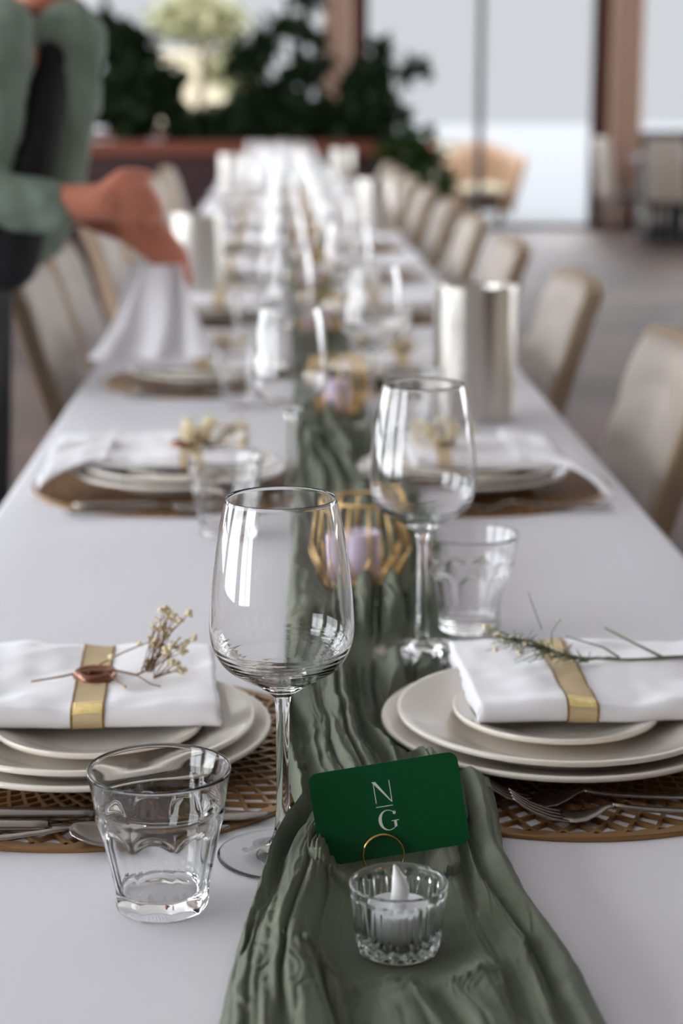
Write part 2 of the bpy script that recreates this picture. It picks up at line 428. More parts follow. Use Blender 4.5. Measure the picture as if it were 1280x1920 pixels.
# ------------------------------------------------------------------ layout (metres)
ROWL = [1.38, 2.41, 3.32, 4.29, 5.27, 6.25, 7.22, 8.2, 9.17, 10.15]
ROWR = [1.387, 2.395, 3.34, 4.31, 5.27, 6.25, 7.22, 8.2, 9.17, 10.15]
LPX = lambda i: (-.1475, -.132, -.128)[i] if i < 3 else -.135
RPX = lambda i: (.2160, .2380)[i] if i < 2 else .230
WINEL = [(0.0, 1.178), (.0126, 2.30)] + [(.013, ROWL[i] - .07) for i in range(2, 10)]
WINER = [(.1255, 1.615), (.139, 2.80)] + [(.139, ROWR[i] + .42) for i in range(2, 10)]
TUML = [(-.0770, 1.102), (-.065, 2.13)] + [(-.066, ROWL[i] - .28) for i in range(2, 10)]
TUMR = [(.178, 1.700), (.200, 2.77)] + [(.215, ROWR[i] + .30) for i in range(2, 10)]
LANT = [(.0845, 1.872), (.092, 2.93)] + [(.088, y) for y in (3.92, 4.9, 5.86, 6.84, 7.8, 8.78)]
TEA = (.0672, 1.018)
RING = (.0645, 1.122)
COOL = [(.308, 2.93), (-.205, 4.78), (.347, 6.78), (-.235, 9.66), (.36, 10.66)]
ORD = ['nearest', 'second nearest', 'third nearest', 'fourth nearest', 'fifth nearest', 'sixth nearest', 'seventh nearest', 'eighth nearest', 'ninth nearest', 'farthest']

# ------------------------------------------------------------------ runner
def interp(tab, y): return np.interp(y, [a[1] for a in tab], [a[0] for a in tab])
RL = [(-.05, .4), (-.040, .8), (-.0358, .933), (-.032, .977), (-.0263, 1.039), (-.0158, 1.108), (-.002, 1.155), (.0085, 1.195), (.009, 1.23), (.002, 1.309), (.001, 1.39), (.0049, 1.4988), (.0033, 1.6565), (.0095, 1.848), (.0141, 2.087), (.020, 2.39), (.022, 2.66), (.022, 12)]
RR = [(.19, .4), (.185, .8), (.1725, .923), (.1659, .983), (.1541, 1.055), (.1486, 1.137), (.1491, 1.21), (.1484, 1.27), (.1445, 1.315), (.1465, 1.387), (.1582, 1.65), (.1567, 1.843), (.161, 2.08), (.150, 2.387), (.140, 2.66), (.135, 12)]
rg = np.random.RandomState(4)
LAT = rg.rand(512, 512)
def vn(x, y):
    xi = np.floor(x).astype(int); yi = np.floor(y).astype(int); fx = x - xi; fy = y - yi
    fx = fx * fx * (3 - 2 * fx); fy = fy * fy * (3 - 2 * fy)
    a = LAT[xi % 512, yi % 512]; b_ = LAT[(xi + 1) % 512, yi % 512]; c = LAT[xi % 512, (yi + 1) % 512]; d = LAT[(xi + 1) % 512, (yi + 1) % 512]
    return (a * (1 - fx) + b_ * fx) * (1 - fy) + (c * (1 - fx) + d * fx) * fy
ny_near = np.arange(.9, 2.0, .0016); ny_mid = np.arange(2.0, 4.0, .006); ny_far = np.arange(4.0, TY1 - .01, .03)
Yv = np.concatenate([np.arange(TY0 + .01, .9, .01), ny_near, ny_mid, ny_far]); NU = 300
U = np.linspace(0, 1, NU)
YY, UU = np.meshgrid(Yv, U, indexing='ij')
xl = interp(RL, Yv) + .004 * (vn(Yv * 14, Yv * 0 + 3) - .5) + .0015 * (vn(Yv * 60, Yv * 0 + 9) - .5)
xr = interp(RR, Yv) + .006 * (vn(Yv * 12, Yv * 0 + 7) - .5) + .0015 * (vn(Yv * 60, Yv * 0 + 5) - .5)
XX = xl[:, None] + (xr - xl)[:, None] * UU
# long gathered folds: phase runs across, wandering along the cloth
def bil(u, y): return np.abs(2 * vn(u, y) - 1)
w1 = 1.5 * (vn(UU * 2.2 + 11, YY * 2.6) - .5) + .35 * (vn(UU * 7 + 3, YY * 8 + 50) - .5)
w2 = 1.3 * (vn(UU * 5 + 40, YY * 6 + 9) - .5)
n1 = bil(UU * 9.5 + w1 * 1.7, YY * 1.5 + 4)
n2 = bil(UU * 20 + w1 * 3.4 + w2 * 1.1 + 31, YY * 3.2)
n3 = bil(UU * 44 + w2 * 3 + w1 * 5 + 12, YY * 7 + 60)
H = .0225 * np.clip(n1 * 1.45, 0, 1) ** .9 + .0105 * np.clip(n2 * 1.3, 0, 1) ** .9 + .0052 * n3 ** .9
side = vn(UU * 9.5 + w1 * 1.7 + .25, YY * 1.5 + 4) - vn(UU * 9.5 + w1 * 1.7 - .25, YY * 1.5 + 4)
w3 = 2.0 * (vn(UU * 10 + 5, YY * 26 + 14) - .5)
n4 = bil(UU * 30 + w3 * 3 + YY * 9, YY * 34 - UU * 6)
H += .0048 * n4 ** 1.2 * vn(UU * 6 + 9, YY * 7 + 20) ** 1.3
H += .0021 * bil(UU * 74 + w3 * 4 + w1 * 6, YY * 16) * (.3 + vn(UU * 11 + 2, YY * 9 + 8))
H += .0009 * bil(UU * 150 + w3 * 6, YY * 40)
H += .0005 * (vn(UU * 150, YY * 300) - .5)
H *= 1 - .55 * np.exp(-(((XX - .067) / .043) ** 4)) * np.exp(-(((YY - 1.035) / .105) ** 4))
H *= 1 - .38 * np.clip((UU - .74) / .14, 0, 1) * np.clip((1.6 - YY) / .2, 0, 1)
edge = np.clip(np.minimum(UU, 1 - UU) / .06, 0, 1) ** .6
H = H * (.12 + .88 * edge)
Z = .7555 + .0025 * edge + np.maximum(H, 0)
lean = .012 * side + .004 * (vn(UU * 9 + 77, YY * 14) - .5)
XX = XX + lean * np.clip(np.minimum(UU, 1 - UU) / .05, 0, 1)
Z = Z + .003 * np.exp(-((YY - 1.18) / .05) ** 2) * np.exp(-(UU / .06) ** 2)
BASE = .7562
def press(cx, cy, r, zc, soft=.045):
    """the folds flatten smoothly towards something that rests on the cloth"""
    global Z
    d = np.sqrt((XX - cx) ** 2 + (YY - cy) ** 2)
    k = np.clip((d - r) / soft, 0, 1); k = k * k * (3 - 2 * k)
    Z = np.where(d < r + soft, zc - .0006 + np.maximum(Z - BASE - .002, 0) * k + (np.maximum(Z, BASE) - zc) * k * .15, Z)
    Z = np.where(d < r, np.minimum(Z, zc), Z)
for i, y in enumerate(ROWR):
    d = np.sqrt((XX - RPX(i)) ** 2 + (YY - y) ** 2)
    lim = np.where(d < .088, .7548, .7548 + (d - .088) * .28); lim = np.where(d > .1395, lim + (d - .1395) * 1.6, lim)
    Z = np.minimum(Z, lim)
press(TEA[0], TEA[1], .028, .758, .05)
for (x, y) in LANT: press(x, y, .042, .758)
for (x, y) in WINER: press(x, y, .043, .757)
for (x, y) in WINEL[1:]: press(x, y, .006, .752, .02)
for (x, y) in TUMR: press(x, y, .030, .756)
press(RING[0], RING[1] - .006, .014, .7636, .035)
V = np.stack([XX, YY, Z], -1).reshape(-1, 3)
ni, nj = XX.shape
ii = (np.arange(ni - 1)[:, None] * nj + np.arange(nj - 1)[None]).reshape(-1)
Fq = np.stack([ii, ii + 1, ii + nj + 1, ii + nj], -1)
me = bpy.data.meshes.new('table_runner'); me.vertices.add(len(V)); me.vertices.foreach_set('co', V.reshape(-1))
me.loops.add(len(Fq) * 4); me.polygons.add(len(Fq))
me.loops.foreach_set('vertex_index', Fq.reshape(-1)); me.polygons.foreach_set('loop_start', np.arange(len(Fq)) * 4)
me.polygons.foreach_set('loop_total', np.full(len(Fq), 4)); me.update(); me.validate()
o = link('table_runner', me, M['runner']); tag(o, 'crinkled sage green gauze runner along the middle of the table', 'table runner')

# ------------------------------------------------------------------ placemats
def make_mat_mesh():
    b = MB(); R0, R1 = .05, .188; n = 50; hw = .0015; seg = 22
    for fam in (-1, 1):
        for k in range(n):
            t0 = 2 * PI * k / n; P = []
            for s in range(seg + 1):
                r = R0 * (R1 / R0) ** (s / seg); th = t0 + fam * .74 * math.log(r / R0)
                P.append((r, th))
            V = []
            for s in range(seg + 1):
                r, th = P[s]; p = Vector((r * math.cos(th), r * math.sin(th), 0))
                er = Vector((math.cos(th), math.sin(th), 0)); et = Vector((-math.sin(th), math.cos(th), 0))
                d = (er + et * fam * .74).normalized(); nn = Vector((-d.y, d.x, 0))
                ww = min(hw, r * .018)
                zt = .0032 + (.0004 if fam > 0 else 0) + .0004 * math.sin(s * PI)
                V += [p + nn * ww + Vector((0, 0, .0002)), p + nn * ww * .8 + Vector((0, 0, zt)), p - nn * ww * .8 + Vector((0, 0, zt)), p - nn * ww + Vector((0, 0, .0002))]
            F = []
            for s in range(seg):
                for j in range(3): F.append((s * 4 + j, s * 4 + j + 1, s * 4 + 5 + j, s * 4 + 4 + j))
            b.add(V, F)
    # scalloped rim
    V = []; F = []; m = 240
    for j in range(m):
        a = 2 * PI * j / m; ri = .1862 - .0042 * abs(math.cos(25 * a)) + .0; ro = .1925
        for (r, z) in ((ri, .0003), (ri, .0036), (ro - .0008, .0036), (ro, .0026), (ro, .0003)): V.append((r * math.cos(a), r * math.sin(a), z))
    for j in range(m):
        for k in range(5): F.append((j * 5 + k, j * 5 + (k + 1) % 5, ((j + 1) % m) * 5 + (k + 1) % 5, ((j + 1) % m) * 5 + k))
    b.add(V, F)
    V, F = lathe([(0, .0003), (.052, .0003), (.052, .0034), (0, .0034)], 48); b.add(V, F)
    return b
pm0 = make_mat_mesh().build('placemat', M['gold_mat'], smooth=False)
def side_word(s): return 'left' if s < 0 else 'right'
def put(proto, first, loc, rz, label, cat, group):
    o = proto if first else copy_tree(proto)
    o.location = loc; o.rotation_euler = (0, 0, rz)
    return tag(o, label, cat, group)
for s, rows in ((-1, ROWL), (1, ROWR)):
    for i, y in enumerate(rows):
        x = LPX(i) if s < 0 else RPX(i)
        o = pm0 if (s < 0 and i == 0) else pm0.copy()
        if o is not pm0: C.objects.link(o)
        o.location = (x, y, TZ + .0002); o.rotation_euler = (0, 0, .03 * i)
        tag(o, 'round gold lattice placemat on the %s of the runner, %s' % (side_word(s), ORD[i]), 'placemat', 'gold placemats')

# ------------------------------------------------------------------ plates
def plate_mesh(name, R, h, flat=.60):
    rf = R * flat
    t_ = .0046
    prof = smooth_prof([(rf * .92, .0012), (rf * .99, 0), (rf * 1.05, .0014), (rf + (R - rf) * .22, h * .34), (rf + (R - rf) * .55, h * .58), (R * .965, h - t_ * 1.05), (R * .992, h - t_ * .86), (R, h - t_ * .42), (R * .995, h - t_ * .06), (R * .982, h), (R * .960, h - t_ * .12), (rf + (R - rf) * .60, h * .62 + t_ * .62), (rf + (R - rf) * .28, h * .36 + t_ * .75), (rf * 1.0, .0066), (rf * .85, .0046)], 5)
    prof = [(0, .0012)] + prof + [(0, .0044)]
    V, F = lathe(prof, 128)
    me = bpy.data.meshes.new(name); me.from_pydata(V, [], F); me.update()
    return me
PZ = TZ + .0040
pd = link('dinner_plate', plate_mesh('dinner_plate', .139, .0225), M['plate'])
ps = link('starter_plate', plate_mesh('starter_plate', .1268, .0245), M['plate'])
pb = link('bread_plate', plate_mesh('bread_plate', .0815, .0152, .62), M['plate'])
for s, rows in ((-1, ROWL), (1, ROWR)):
    for i, y in enumerate(rows):
        x = LPX(i) if s < 0 else RPX(i); f = s < 0 and i == 0
        for pr, dz, dx, dy, nm, gr in ((pd, 0, 0, 0, 'large cream dinner plate, bottom of the stack', 'cream dinner plates'), (ps, .0068, .0, -.004, 'medium cream plate, middle of the stack', 'cream middle plates'), (pb, .0114, .006 * (s < 0), .006 + .006 * s, 'small cream plate under the napkin', 'small cream plates')):
            o = pr if f else pr.copy()
            if not f: C.objects.link(o)
            o.location = (x + dx, y + dy, PZ + dz)
            tag(o, '%s on the %s side, %s' % (nm, side_word(s), ORD[i]), 'plate', gr)

# ------------------------------------------------------------------ napkins
NT = .017   # thickness of the folded napkin
def nap_path(n=64):
    """flattened spiral section (y, z): two nested folds, ending on the top sheet"""
    W = .178; pts = []
    def line(a, b_, k):
        for q in range(k): pts.append((a[0] + (b_[0] - a[0]) * q / k, a[1] + (b_[1] - a[1]) * q / k))
    def arc(c, r, a0, a1, k):
        for q in range(k):
            a = a0 + (a1 - a0) * q / k; pts.append((c[0] + r * math.cos(a), c[1] + r * math.sin(a)))
    line((W - .02, .0100), (.016, .0100), 14)
    arc((.016, .0075), .0025, PI / 2, 1.5 * PI, 6)
    line((.016, .0050), (W - .006, .0050), 10)
    arc((W - .006, .0030), .0020, PI / 2, -PI / 2, 5)
    line((W - .006, .0010), (.009, .0010), 14)
    arc((.009, .0085), .0075, 1.5 * PI, PI / 2, 10)
    line((.009, .0160), (W, .0150), 24)
    pts.append((W, .0150))
    return pts
def nap_z(x, y, z, seed):
    n = noise.noise(Vector((x * 16 + seed, y * 16, seed * 3.1))) * .0052 + noise.noise(Vector((x * 45, y * 45 + seed, 1))) * .0020 + abs(noise.noise(Vector((x * 22 - y * 30, y * 9 + seed, 4)))) * .0020
    return z + n * (.25 + z / .016) * .8
def nap_sheet(x0, x1, seed, nx=60):
    P = nap_path(); V = []; F = []; k = len(P)
    for i in range(nx + 1):
        u = i / nx; x = x0 + (x1 - x0) * u
        for j, (y, z) in enumerate(P):
            dx = .003 * noise.noise(Vector((y * 30, z * 200, seed))) * (1 if i in (0, nx) else .3) - .07 * y * (u ** 3 if x1 < 0 else 0) + .05 * (.17 - y) * ((1 - u) ** 3 if x1 > 0 else 0)
            V.append((x + dx, y, nap_z(x, y, z, seed)))
    for i in range(nx):
        for j in range(k - 1): F.append((i * k + j, i * k + j + 1, (i + 1) * k + j + 1, (i + 1) * k + j))
    return V, F
def napkin_obj(name, x0, x1, seed, tail=None):
    V, F = nap_sheet(x0, x1, seed)
    if tail:
        # a loose corner of the same cloth hanging over the plates: grid from the far end of the top sheet
        xs, xe, yf, drop = tail; n0 = len(V); A, B_ = 16, 16
        for a in range(A + 1):
            u = a / A
            for c in range(B_ + 1):
                v = c / B_; x = xs + (xe - xs) * u; wdt = 1 - .55 * u * u
                y = .09 + (v - .5) * .19 * wdt + yf * u * u
                z = .018 - drop * u ** 3.4 + .006 * math.sin(v * 9 + seed + u * 2) * (.3 + u * .7) + .003 * noise.noise(Vector((u * 5, v * 6, seed)))
                V.append((x, y, z))
        for a in range(A):
            for c in range(B_):
                i0 = n0 + a * (B_ + 1) + c; F.append((i0, i0 + 1, i0 + B_ + 2, i0 + B_ + 1))
    o = link_mesh(name, V, F, M['napkin']); s = o.modifiers.new('s', 'SOLIDIFY'); s.thickness = .0011; s.offset = 0
    return o
def band(x, w, seed, root, slant=0.0, seal=True):
    """ribbon wrapped around the napkin front and top; root is the thing"""
    prof = []
    for (y, z) in nap_path(): prof.append((y, z))
    cut = prof[49:]  # bottom front turn + top sheet
    cut = [(q[0], q[1]) for q in cut]
    def strip(xa, xb, j0, j1, off, nm, m, root=root):
        V = []; F = []; kk = cut[j0:j1]
        for (y, z) in kk:
            sl = slant * (y / .17)
            for q in range(4):
                xx = xa + (xb - xa) * q / 3; zz = nap_z(xx + sl, y, z, seed)
                cy, cz = .05, .0085
                oy = 0 if y > .012 else -off * max(0, (.009 - y) / .009)
                oz = off * (1 if z > .0085 else -1) * (1 if y > .009 else abs(z - .0085) / .0075)
                V.append((xx + sl, y + oy, zz + oz))
        for i in range(len(kk) - 1):
            for q in range(3): F.append((i * 4 + q, i * 4 + q + 1, i * 4 + 5 + q, i * 4 + 4 + q))
        return link_mesh(nm, V, F, m, root)
    n = len(cut)
    rb = strip(x, x + w, 0, n, .0013, 'ribbon', M['ribbon'])
    if not seal: return
    strip(x - .0006, x + .0010, 0, n, .0017, 'edging', M['ribedge'], rb); strip(x + w - .0010, x + w + .0006, 0, n, .0017, 'edging', M['ribedge'], rb)
    strip(x + .001, x + w - .001, 7, 12, .0018, 'glitter_stripe', M['glitter'], rb)
NZ = TZ + .0300
naps = []
for s, rows in ((-1, ROWL), (1, ROWR)):
    for i, y in enumerate(rows):
        sd = 3.7 * i + (1.3 if s > 0 else 0)
        if s < 0:
            X0, X1 = -.33, -.047 + .012 * min(i, 2)
            tail = (-.22, -.305, -.11, .026) if i in (1,) else None
            if i == 2: X0 = -.26
        else:
            X0, X1 = .143 + .02 * (i > 0), .42
            if i == 1: X1 = .36
            tail = (.30, .412, -.16, .036) if i == 1 else None
            if i > 1: X0, X1 = .16, .40
        if i == 1 and s < 0: X0 = -.30
        o = napkin_obj('folded_napkin', X0, X1, sd, tail)
        y0 = 1.350 if i == 0 else y - .05
        if s > 0 and i == 0: y0 = 1.357
        zz = NZ - (.002 if (s > 0 and i == 0) else 0)
        o.location = (0, y0, zz)
        tag(o, 'folded white napkin on the plates on the %s side, %s' % (side_word(s), ORD[i]), 'napkin', 'folded white napkins')
        r = thing('napkin_ribbon', (0, y0, zz))
        if s < 0:
            if i == 0: band(-.1600, .0245, sd, r, -.006)
            else: band(-.150 + .02 * (i == 1), .026, sd, r, 0, False)
        else:
            if i == 0: band(.2190, .0235, sd, r, -.003)
            else: band(.205, .024, sd, r, 0, False)
        tag(r, 'gold ribbon around the napkin on the %s side, %s' % (side_word(s), ORD[i]), 'ribbon', 'gold napkin ribbons')
        naps.append((s, i, r, y0, zz))

# wax seals (on the left hand napkins)
def seal_mb(rs=1):
    b = MB(); V = []; F = []; n = 48; rings = [(0, .0042), (.35, .0042), (.62, .0040), (.70, .0058), (.84, .0064), (.95, .0048), (1.0, .0022), (.96, .0)]
    for r, z in rings:
        for j in range(n):
            a = 2 * PI * j / n; rr = .0172 * r * (1 + (.07 * math.sin(3 * a + 1) + .05 * math.sin(5 * a)) * r * r)
            V.append((rr * math.cos(a), rr * math.sin(a) * .9, z))
    for i in range(len(rings) - 1):
        for j in range(n): F.append((i * n + j, i * n + (j + 1) % n, (i + 1) * n + (j + 1) % n, (i + 1) * n + j))
    b.add(V, F)
    b.tube([(-.006, -.003, .0048), (-.001, .003, .0055), (.004, -.002, .0055), (.007, .004, .0048)], .0011, 6)
    b.tube([(-.007, .004, .0045), (-.001, .0055, .005), (.005, .006, .0045)], .0008, 6)
    return b
sb = seal_mb()
for (s, i, r, y0, zz) in naps:
    if s < 0 and i < 3:
        o = sb.build('wax_seal', M['seal'], r); o.location = (-.1490 + (.02 if i == 1 else .012 if i else 0), .078, .0178); o.rotation_euler = (.04, 0, .3)
        o['label'] = 'rose gold wax seal with an embossed motif'

# dried sprigs
def sprig(name, stems, buds, mstem, label, group=None, br=.0021, loc=(0, 0, 0), leafs=None):
    t = thing(name, loc); tag(t, label, 'dried flowers', group)
    b = MB()
    for s in stems: b.tube(s[0], s[1], 6)
    b.build('stem', mstem, t)
    b = MB(); rg = random.Random(3)
    for p in buds:
        r = br * rg.uniform(.6, 1.35)
        for q in range(4):
            b.ball((p[0] + rg.uniform(-1, 1) * r * .8, p[1] + rg.uniform(-1, 1) * r * .8, p[2] + rg.uniform(-1, 1) * r * .7), r * rg.uniform(.45, .8), 7, 5, (1, 1, .8))
    b.build('blossoms', M['bud'], t)
    return t
rg = random.Random(5)
stems = [([(-.1925, 1.377, .8105), (-.170, 1.383, .8125), (-.1495, 1.386, .8165), (-.1295, 1.384, .8170), (-.1117, 1.374, .8160), (-.1040, 1.377, .8190)], [.0007, .0009, .001, .001, .0009, .0007]),
         ([(-.1117, 1.374, .8160), (-.100, 1.360, .8130), (-.092, 1.355, .8125)], [.0007, .0006, .0005]),
         ([(-.1420, 1.398, .8175), (-.125, 1.412, .8230), (-.110, 1.418, .8280), (-.100, 1.418, .8310)], [.0007, .0006, .0005, .0005]),
         ([(-.132, 1.375, .8165), (-.124, 1.364, .8130), (-.1191, 1.358, .8125)], .0005)]
buds = [(-.1191, 1.357, .8125), (-.1345, 1.402, .822), (-.112, 1.418, .8285)]
heads = [(-.092, 1.40, .8610), (-.087, 1.40, .8625), (-.0915, 1.40, .8565), (-.083, 1.40, .8525), (-.079, 1.395, .8530), (-.094, 1.40, .8475), (-.0900, 1.395, .8455), (-.0985, 1.40, .8460), (-.0845, 1.395, .8475), (-.079, 1.39, .8410), (-.091, 1.39, .8420), (-.075, 1.39, .8370), (-.084, 1.39, .8365), (-.0925, 1.39, .8350), (-.089, 1.385, .8330), (-.087, 1.385, .8295), (-.0855, 1.38, .8245), (-.080, 1.38, .8240), (-.078, 1.38, .8200), (-.0790, 1.38, .8170), (-.0760, 1.385, .8315), (-.0980, 1.39, .8350), (-.1000, 1.385, .8235), (-.1025, 1.39, .8415), (-.0845, 1.40, .8560)]
for h in heads:
    base = (-.1040 + rg.uniform(-.004, .004), 1.377, .819 + rg.uniform(-.002, .002))
    if h[2] < .83: base = (-.098, 1.368, .8150)
    m1 = (base[0] + (h[0] - base[0]) * .45 + rg.uniform(-.003, .003), (base[1] + h[1]) / 2, base[2] + (h[2] - base[2]) * .5 + rg.uniform(-.002, .002))
    stems.append(([base, m1, h], [.00055, .0004, .0003])); buds.append(h)
    if rg.random() < .8:
        e = (h[0] + rg.uniform(-.007, .007), h[1] + rg.uniform(-.004, .004), h[2] + rg.uniform(-.004, .006)); stems.append(([m1, e], [.0004, .00025])); buds.append(e)
sprig('flower_sprig', stems, buds, M['stemb'], 'dried cream flower sprig under the wax seal of the nearest left napkin', 'dried sprigs on napkins', .0028, (0, .042, -.0125)).scale.x = 1.03
# right hand sprig: green stems with fine branches
stems = [([(.375, 1.425, .8105), (.320, 1.425, .8108), (.2990, 1.42, .8110), (.2678, 1.415, .8120), (.2384, 1.41, .8155), (.2127, 1.41, .8205), (.1950, 1.41, .8260), (.1826, 1.41, .8310)], [.0013, .0012, .0012, .0011, .001, .0009, .0007, .0005]),
         ([(.375, 1.430, .8115), (.3030, 1.42, .8125), (.2800, 1.42, .8095), (.2600, 1.42, .8125), (.235, 1.41, .8130)], [.0011, .001, .001, .0009, .0007]),
         ([(.3030, 1.42, .8125), (.282, 1.435, .8205), (.2615, 1.45, .8290)], [.0012, .001, .0009]),
         ([(.2678, 1.415, .8140), (.2550, 1.418, .8220), (.2250, 1.42, .8310)], [.0009, .0007, .0005]),
         ([(.1985, 1.45, .8610), (.2000, 1.44, .8550), (.2061, 1.42, .8370)], [.0004, .0005, .0005])]
buds = [(.2200, 1.42, .8450), (.1605, 1.43, .8370), (.1800, 1.41, .8330), (.1700, 1.415, .8330), (.1665, 1.41, .8290), (.1735, 1.41, .8315), (.185, 1.40, .8245), (.197, 1.40, .8200), (.2125, 1.405, .8270), (.190, 1.40, .8300), (.168, 1.40, .8260)]
for h in buds[:]: stems.append(([(.212, 1.41, .823), ((h[0] + .205) / 2, 1.41, (h[2] + .826) / 2 + .002), h], [.0005, .0004, .0003]))
for q in range(120):
    u = rg.random(); bx = .180 + u * .062; bz = .8325 - (bx - .180) * .34
    a = rg.uniform(0, 2 * PI); l = rg.uniform(.008, .022) if q % 7 else rg.uniform(.02, .04)
    dx = -abs(math.cos(a)) * l * .9; e = (bx + dx * rg.choice((1, 1, -.5)), 1.41 + rg.uniform(-.012, .012), max(.8125, bz + math.sin(a) * l * .55))
    stems.append(([(bx, 1.41, bz), ((bx + e[0]) / 2, (1.41 + e[1]) / 2, (bz + e[2]) / 2 + .001), e], [.0005, .0004, .00025]))
sprig('flower_sprig', stems, buds, M['stemg'], 'green stemmed sprig lying across the nearest right napkin', 'dried sprigs on napkins', .0022, (0, .042, -.0125)).scale.x = 1.03
for (s, i, r, y0, zz) in naps:
    if i in (1, 2, 3) :
        st = []; bd = []; bx = (-.115, .235)[s > 0] + (.02 if s < 0 and i == 1 else 0); n = 60 if i < 3 else 24
        for q in range(n):
            e = (rg.uniform(-.035, .052) if s < 0 else rg.uniform(-.06, .02), rg.uniform(-.03, .03), .006 + rg.random() ** .8 * .030)
            st.append(([(0, 0, .0), (e[0] * .5, e[1] * .5, e[2] * .6), e], .0004)); bd.append(e)
        sprig('flower_sprig', st, bd, M['stemb'], 'bunch of dried cream blossoms on the %s napkin, %s' % (side_word(s), ORD[i]), 'dried sprigs on napkins', .0042, (bx, y0 + .075, zz + .016))

# ------------------------------------------------------------------ stemware
def wine_proto(n=96):
    t = thing('wine_glass')
    ft = smooth_prof([(.0425, .0000), (.0440, .0006), (.0445, .0014), (.0437, .0021), (.038, .0026), (.027, .0034), (.018, .0052), (.0110, .0088), (.0074, .014), (.0057, .021), (.0049, .029)], 5)
    foot = [(0, .0004), (.020, .0004), (.0395, .0001)] + ft
    stem = smooth_prof([(.0049, .029), (.0044, .042), (.0043, .065), (.0044, .09), (.0047, .104), (.0058, .1125)], 5)
    out = smooth_prof([(.0058, .1125), (.0105, .1165), (.0195, .1228), (.0300, .1288), (.0390, .1355), (.0448, .1450), (.0474, .1565), (.0474, .1680), (.0456, .1905), (.0412, .2220), (.0360, .2465)], 6)
    rim = [(.0357, .2470), (.0353, .2468)]
    inn = smooth_prof([(.0351, .2460), (.0402, .2220), (.0446, .1905), (.0464, .1680), (.0463, .1570), (.0436, .1465), (.0376, .1378), (.0286, .1312), (.0180, .1258), (.0080, .1214), (.0020, .1204)], 8)
    inn = [(r + (.00020 * math.sin(z * 3600) if z < .150 else 0), z) for r, z in inn] + [(0, .1202)]
    for nm, pr in (('foot', foot), ('stem', stem), ('bowl', out + rim + inn)):
        V, F = lathe(pr, n); link_mesh(nm, V, F, M['glass'], t)
    return t
def tumbler_mesh(n=180):
    def fac(r, z, t):
        # nine flat flutes with an arched top
        a = (t * 9 / (2 * PI)) % 1.0; q = abs(2 * a - 1)      # 1 at rib, 0 mid flute
        top = .0600 - .010 * q ** 2.2
        k = min(1, max(0, (top - z) / .005)); k = k * k * (3 - 2 * k); lowk = min(1, max(0, (z - .004) / .010))
        return r * (1 - .050 * k * (1 - q ** 2) * (0.45 + .55 * lowk)), z
    out = smooth_prof([(.0276, .0000), (.0290, .0010), (.0298, .0035), (.0308, .014), (.0340, .030), (.0374, .046), (.0396, .056), (.0408, .0625), (.0412, .068), (.0426, .078), (.0448, .0880)], 7)
    rim = [(.0449, .0892), (.0444, .0900), (.0434, .0900), (.0428, .0892)]
    inn = smooth_prof([(.0424, .0875), (.0402, .078), (.0390, .066), (.0368, .052), (.0330, .034), (.0296, .019), (.0270, .0125), (.0200, .0112)], 7)
    V1, F1 = lathe([(0, .0006), (.024, .0006)] + out, n, fac)
    def fin(r, z, t):
        a = (t * 9 / (2 * PI)) % 1.0; q = abs(2 * a - 1); k = min(1, max(0, (.060 - z) / .01)) * min(1, max(0, (z - .012) / .006))
        return r * (1 - .018 * k * (1 - q * q)), z
    V2, F2 = lathe([out[-1]] + rim + inn + [(0, .0110)], n, fin)
    me = bpy.data.meshes.new('tumbler'); k = len(V1); me.from_pydata(V1 + V2, [], F1 + [tuple(i + k for i in f) for f in F2]); me.update()
    bm = bmesh.new(); bm.from_mesh(me); bmesh.ops.remove_doubles(bm, verts=bm.verts, dist=1e-6); bm.to_mesh(me); bm.free()
    return me
wp = wine_proto()
CH[wp.name] = kids(wp)
k = 0
for s, arr in ((-1, WINEL), (1, WINER)):
    for i, (x, y) in enumerate(arr):
        o = wp if k == 0 else copy_tree(wp); k += 1
        o.location = (x, y, TZ + (.0005 if s < 0 else .0078)); tag(o, 'clear stemmed wine glass at the %s edge of the runner, %s' % (side_word(s), ORD[i]), 'wine glass', 'wine glasses')
# extra glasses gathered at the far end of the table
far_sp = [(.0, 7.35), (.10, 7.55), (-.07, 7.7), (.03, 8.55), (-.05, 8.75), (.10, 9.5), (.02, 9.8), (-.06, 9.95), (.07, 10.3), (.0, 10.55), (-.08, 10.8), (.10, 10.9)]
for i, (x, y) in enumerate(far_sp):
    o = copy_tree(wp); o.location = (x - .06, y, TZ + .0085)
    tag(o, 'clear wine glass standing in the bright cluster at the far table end', 'wine glass', 'far cluster of wine glasses')
tm = link('drinking_glass', tumbler_mesh(), M['glass'])
k = 0
for s, arr in ((-1, TUML), (1, TUMR)):
    for i, (x, y) in enumerate(arr):
        o = tm if k == 0 else tm.copy()
        if k: C.objects.link(o)
        k += 1; o.location = (x, y, TZ + (.0005 if s < 0 else .0078)); o.rotation_euler = (0, 0, .12 + .5 * i); o.scale = (1, 1, 1.022)
        tag(o, 'clear fluted water tumbler on the %s side, %s' % (side_word(s), ORD[i]), 'tumbler', 'fluted tumblers')

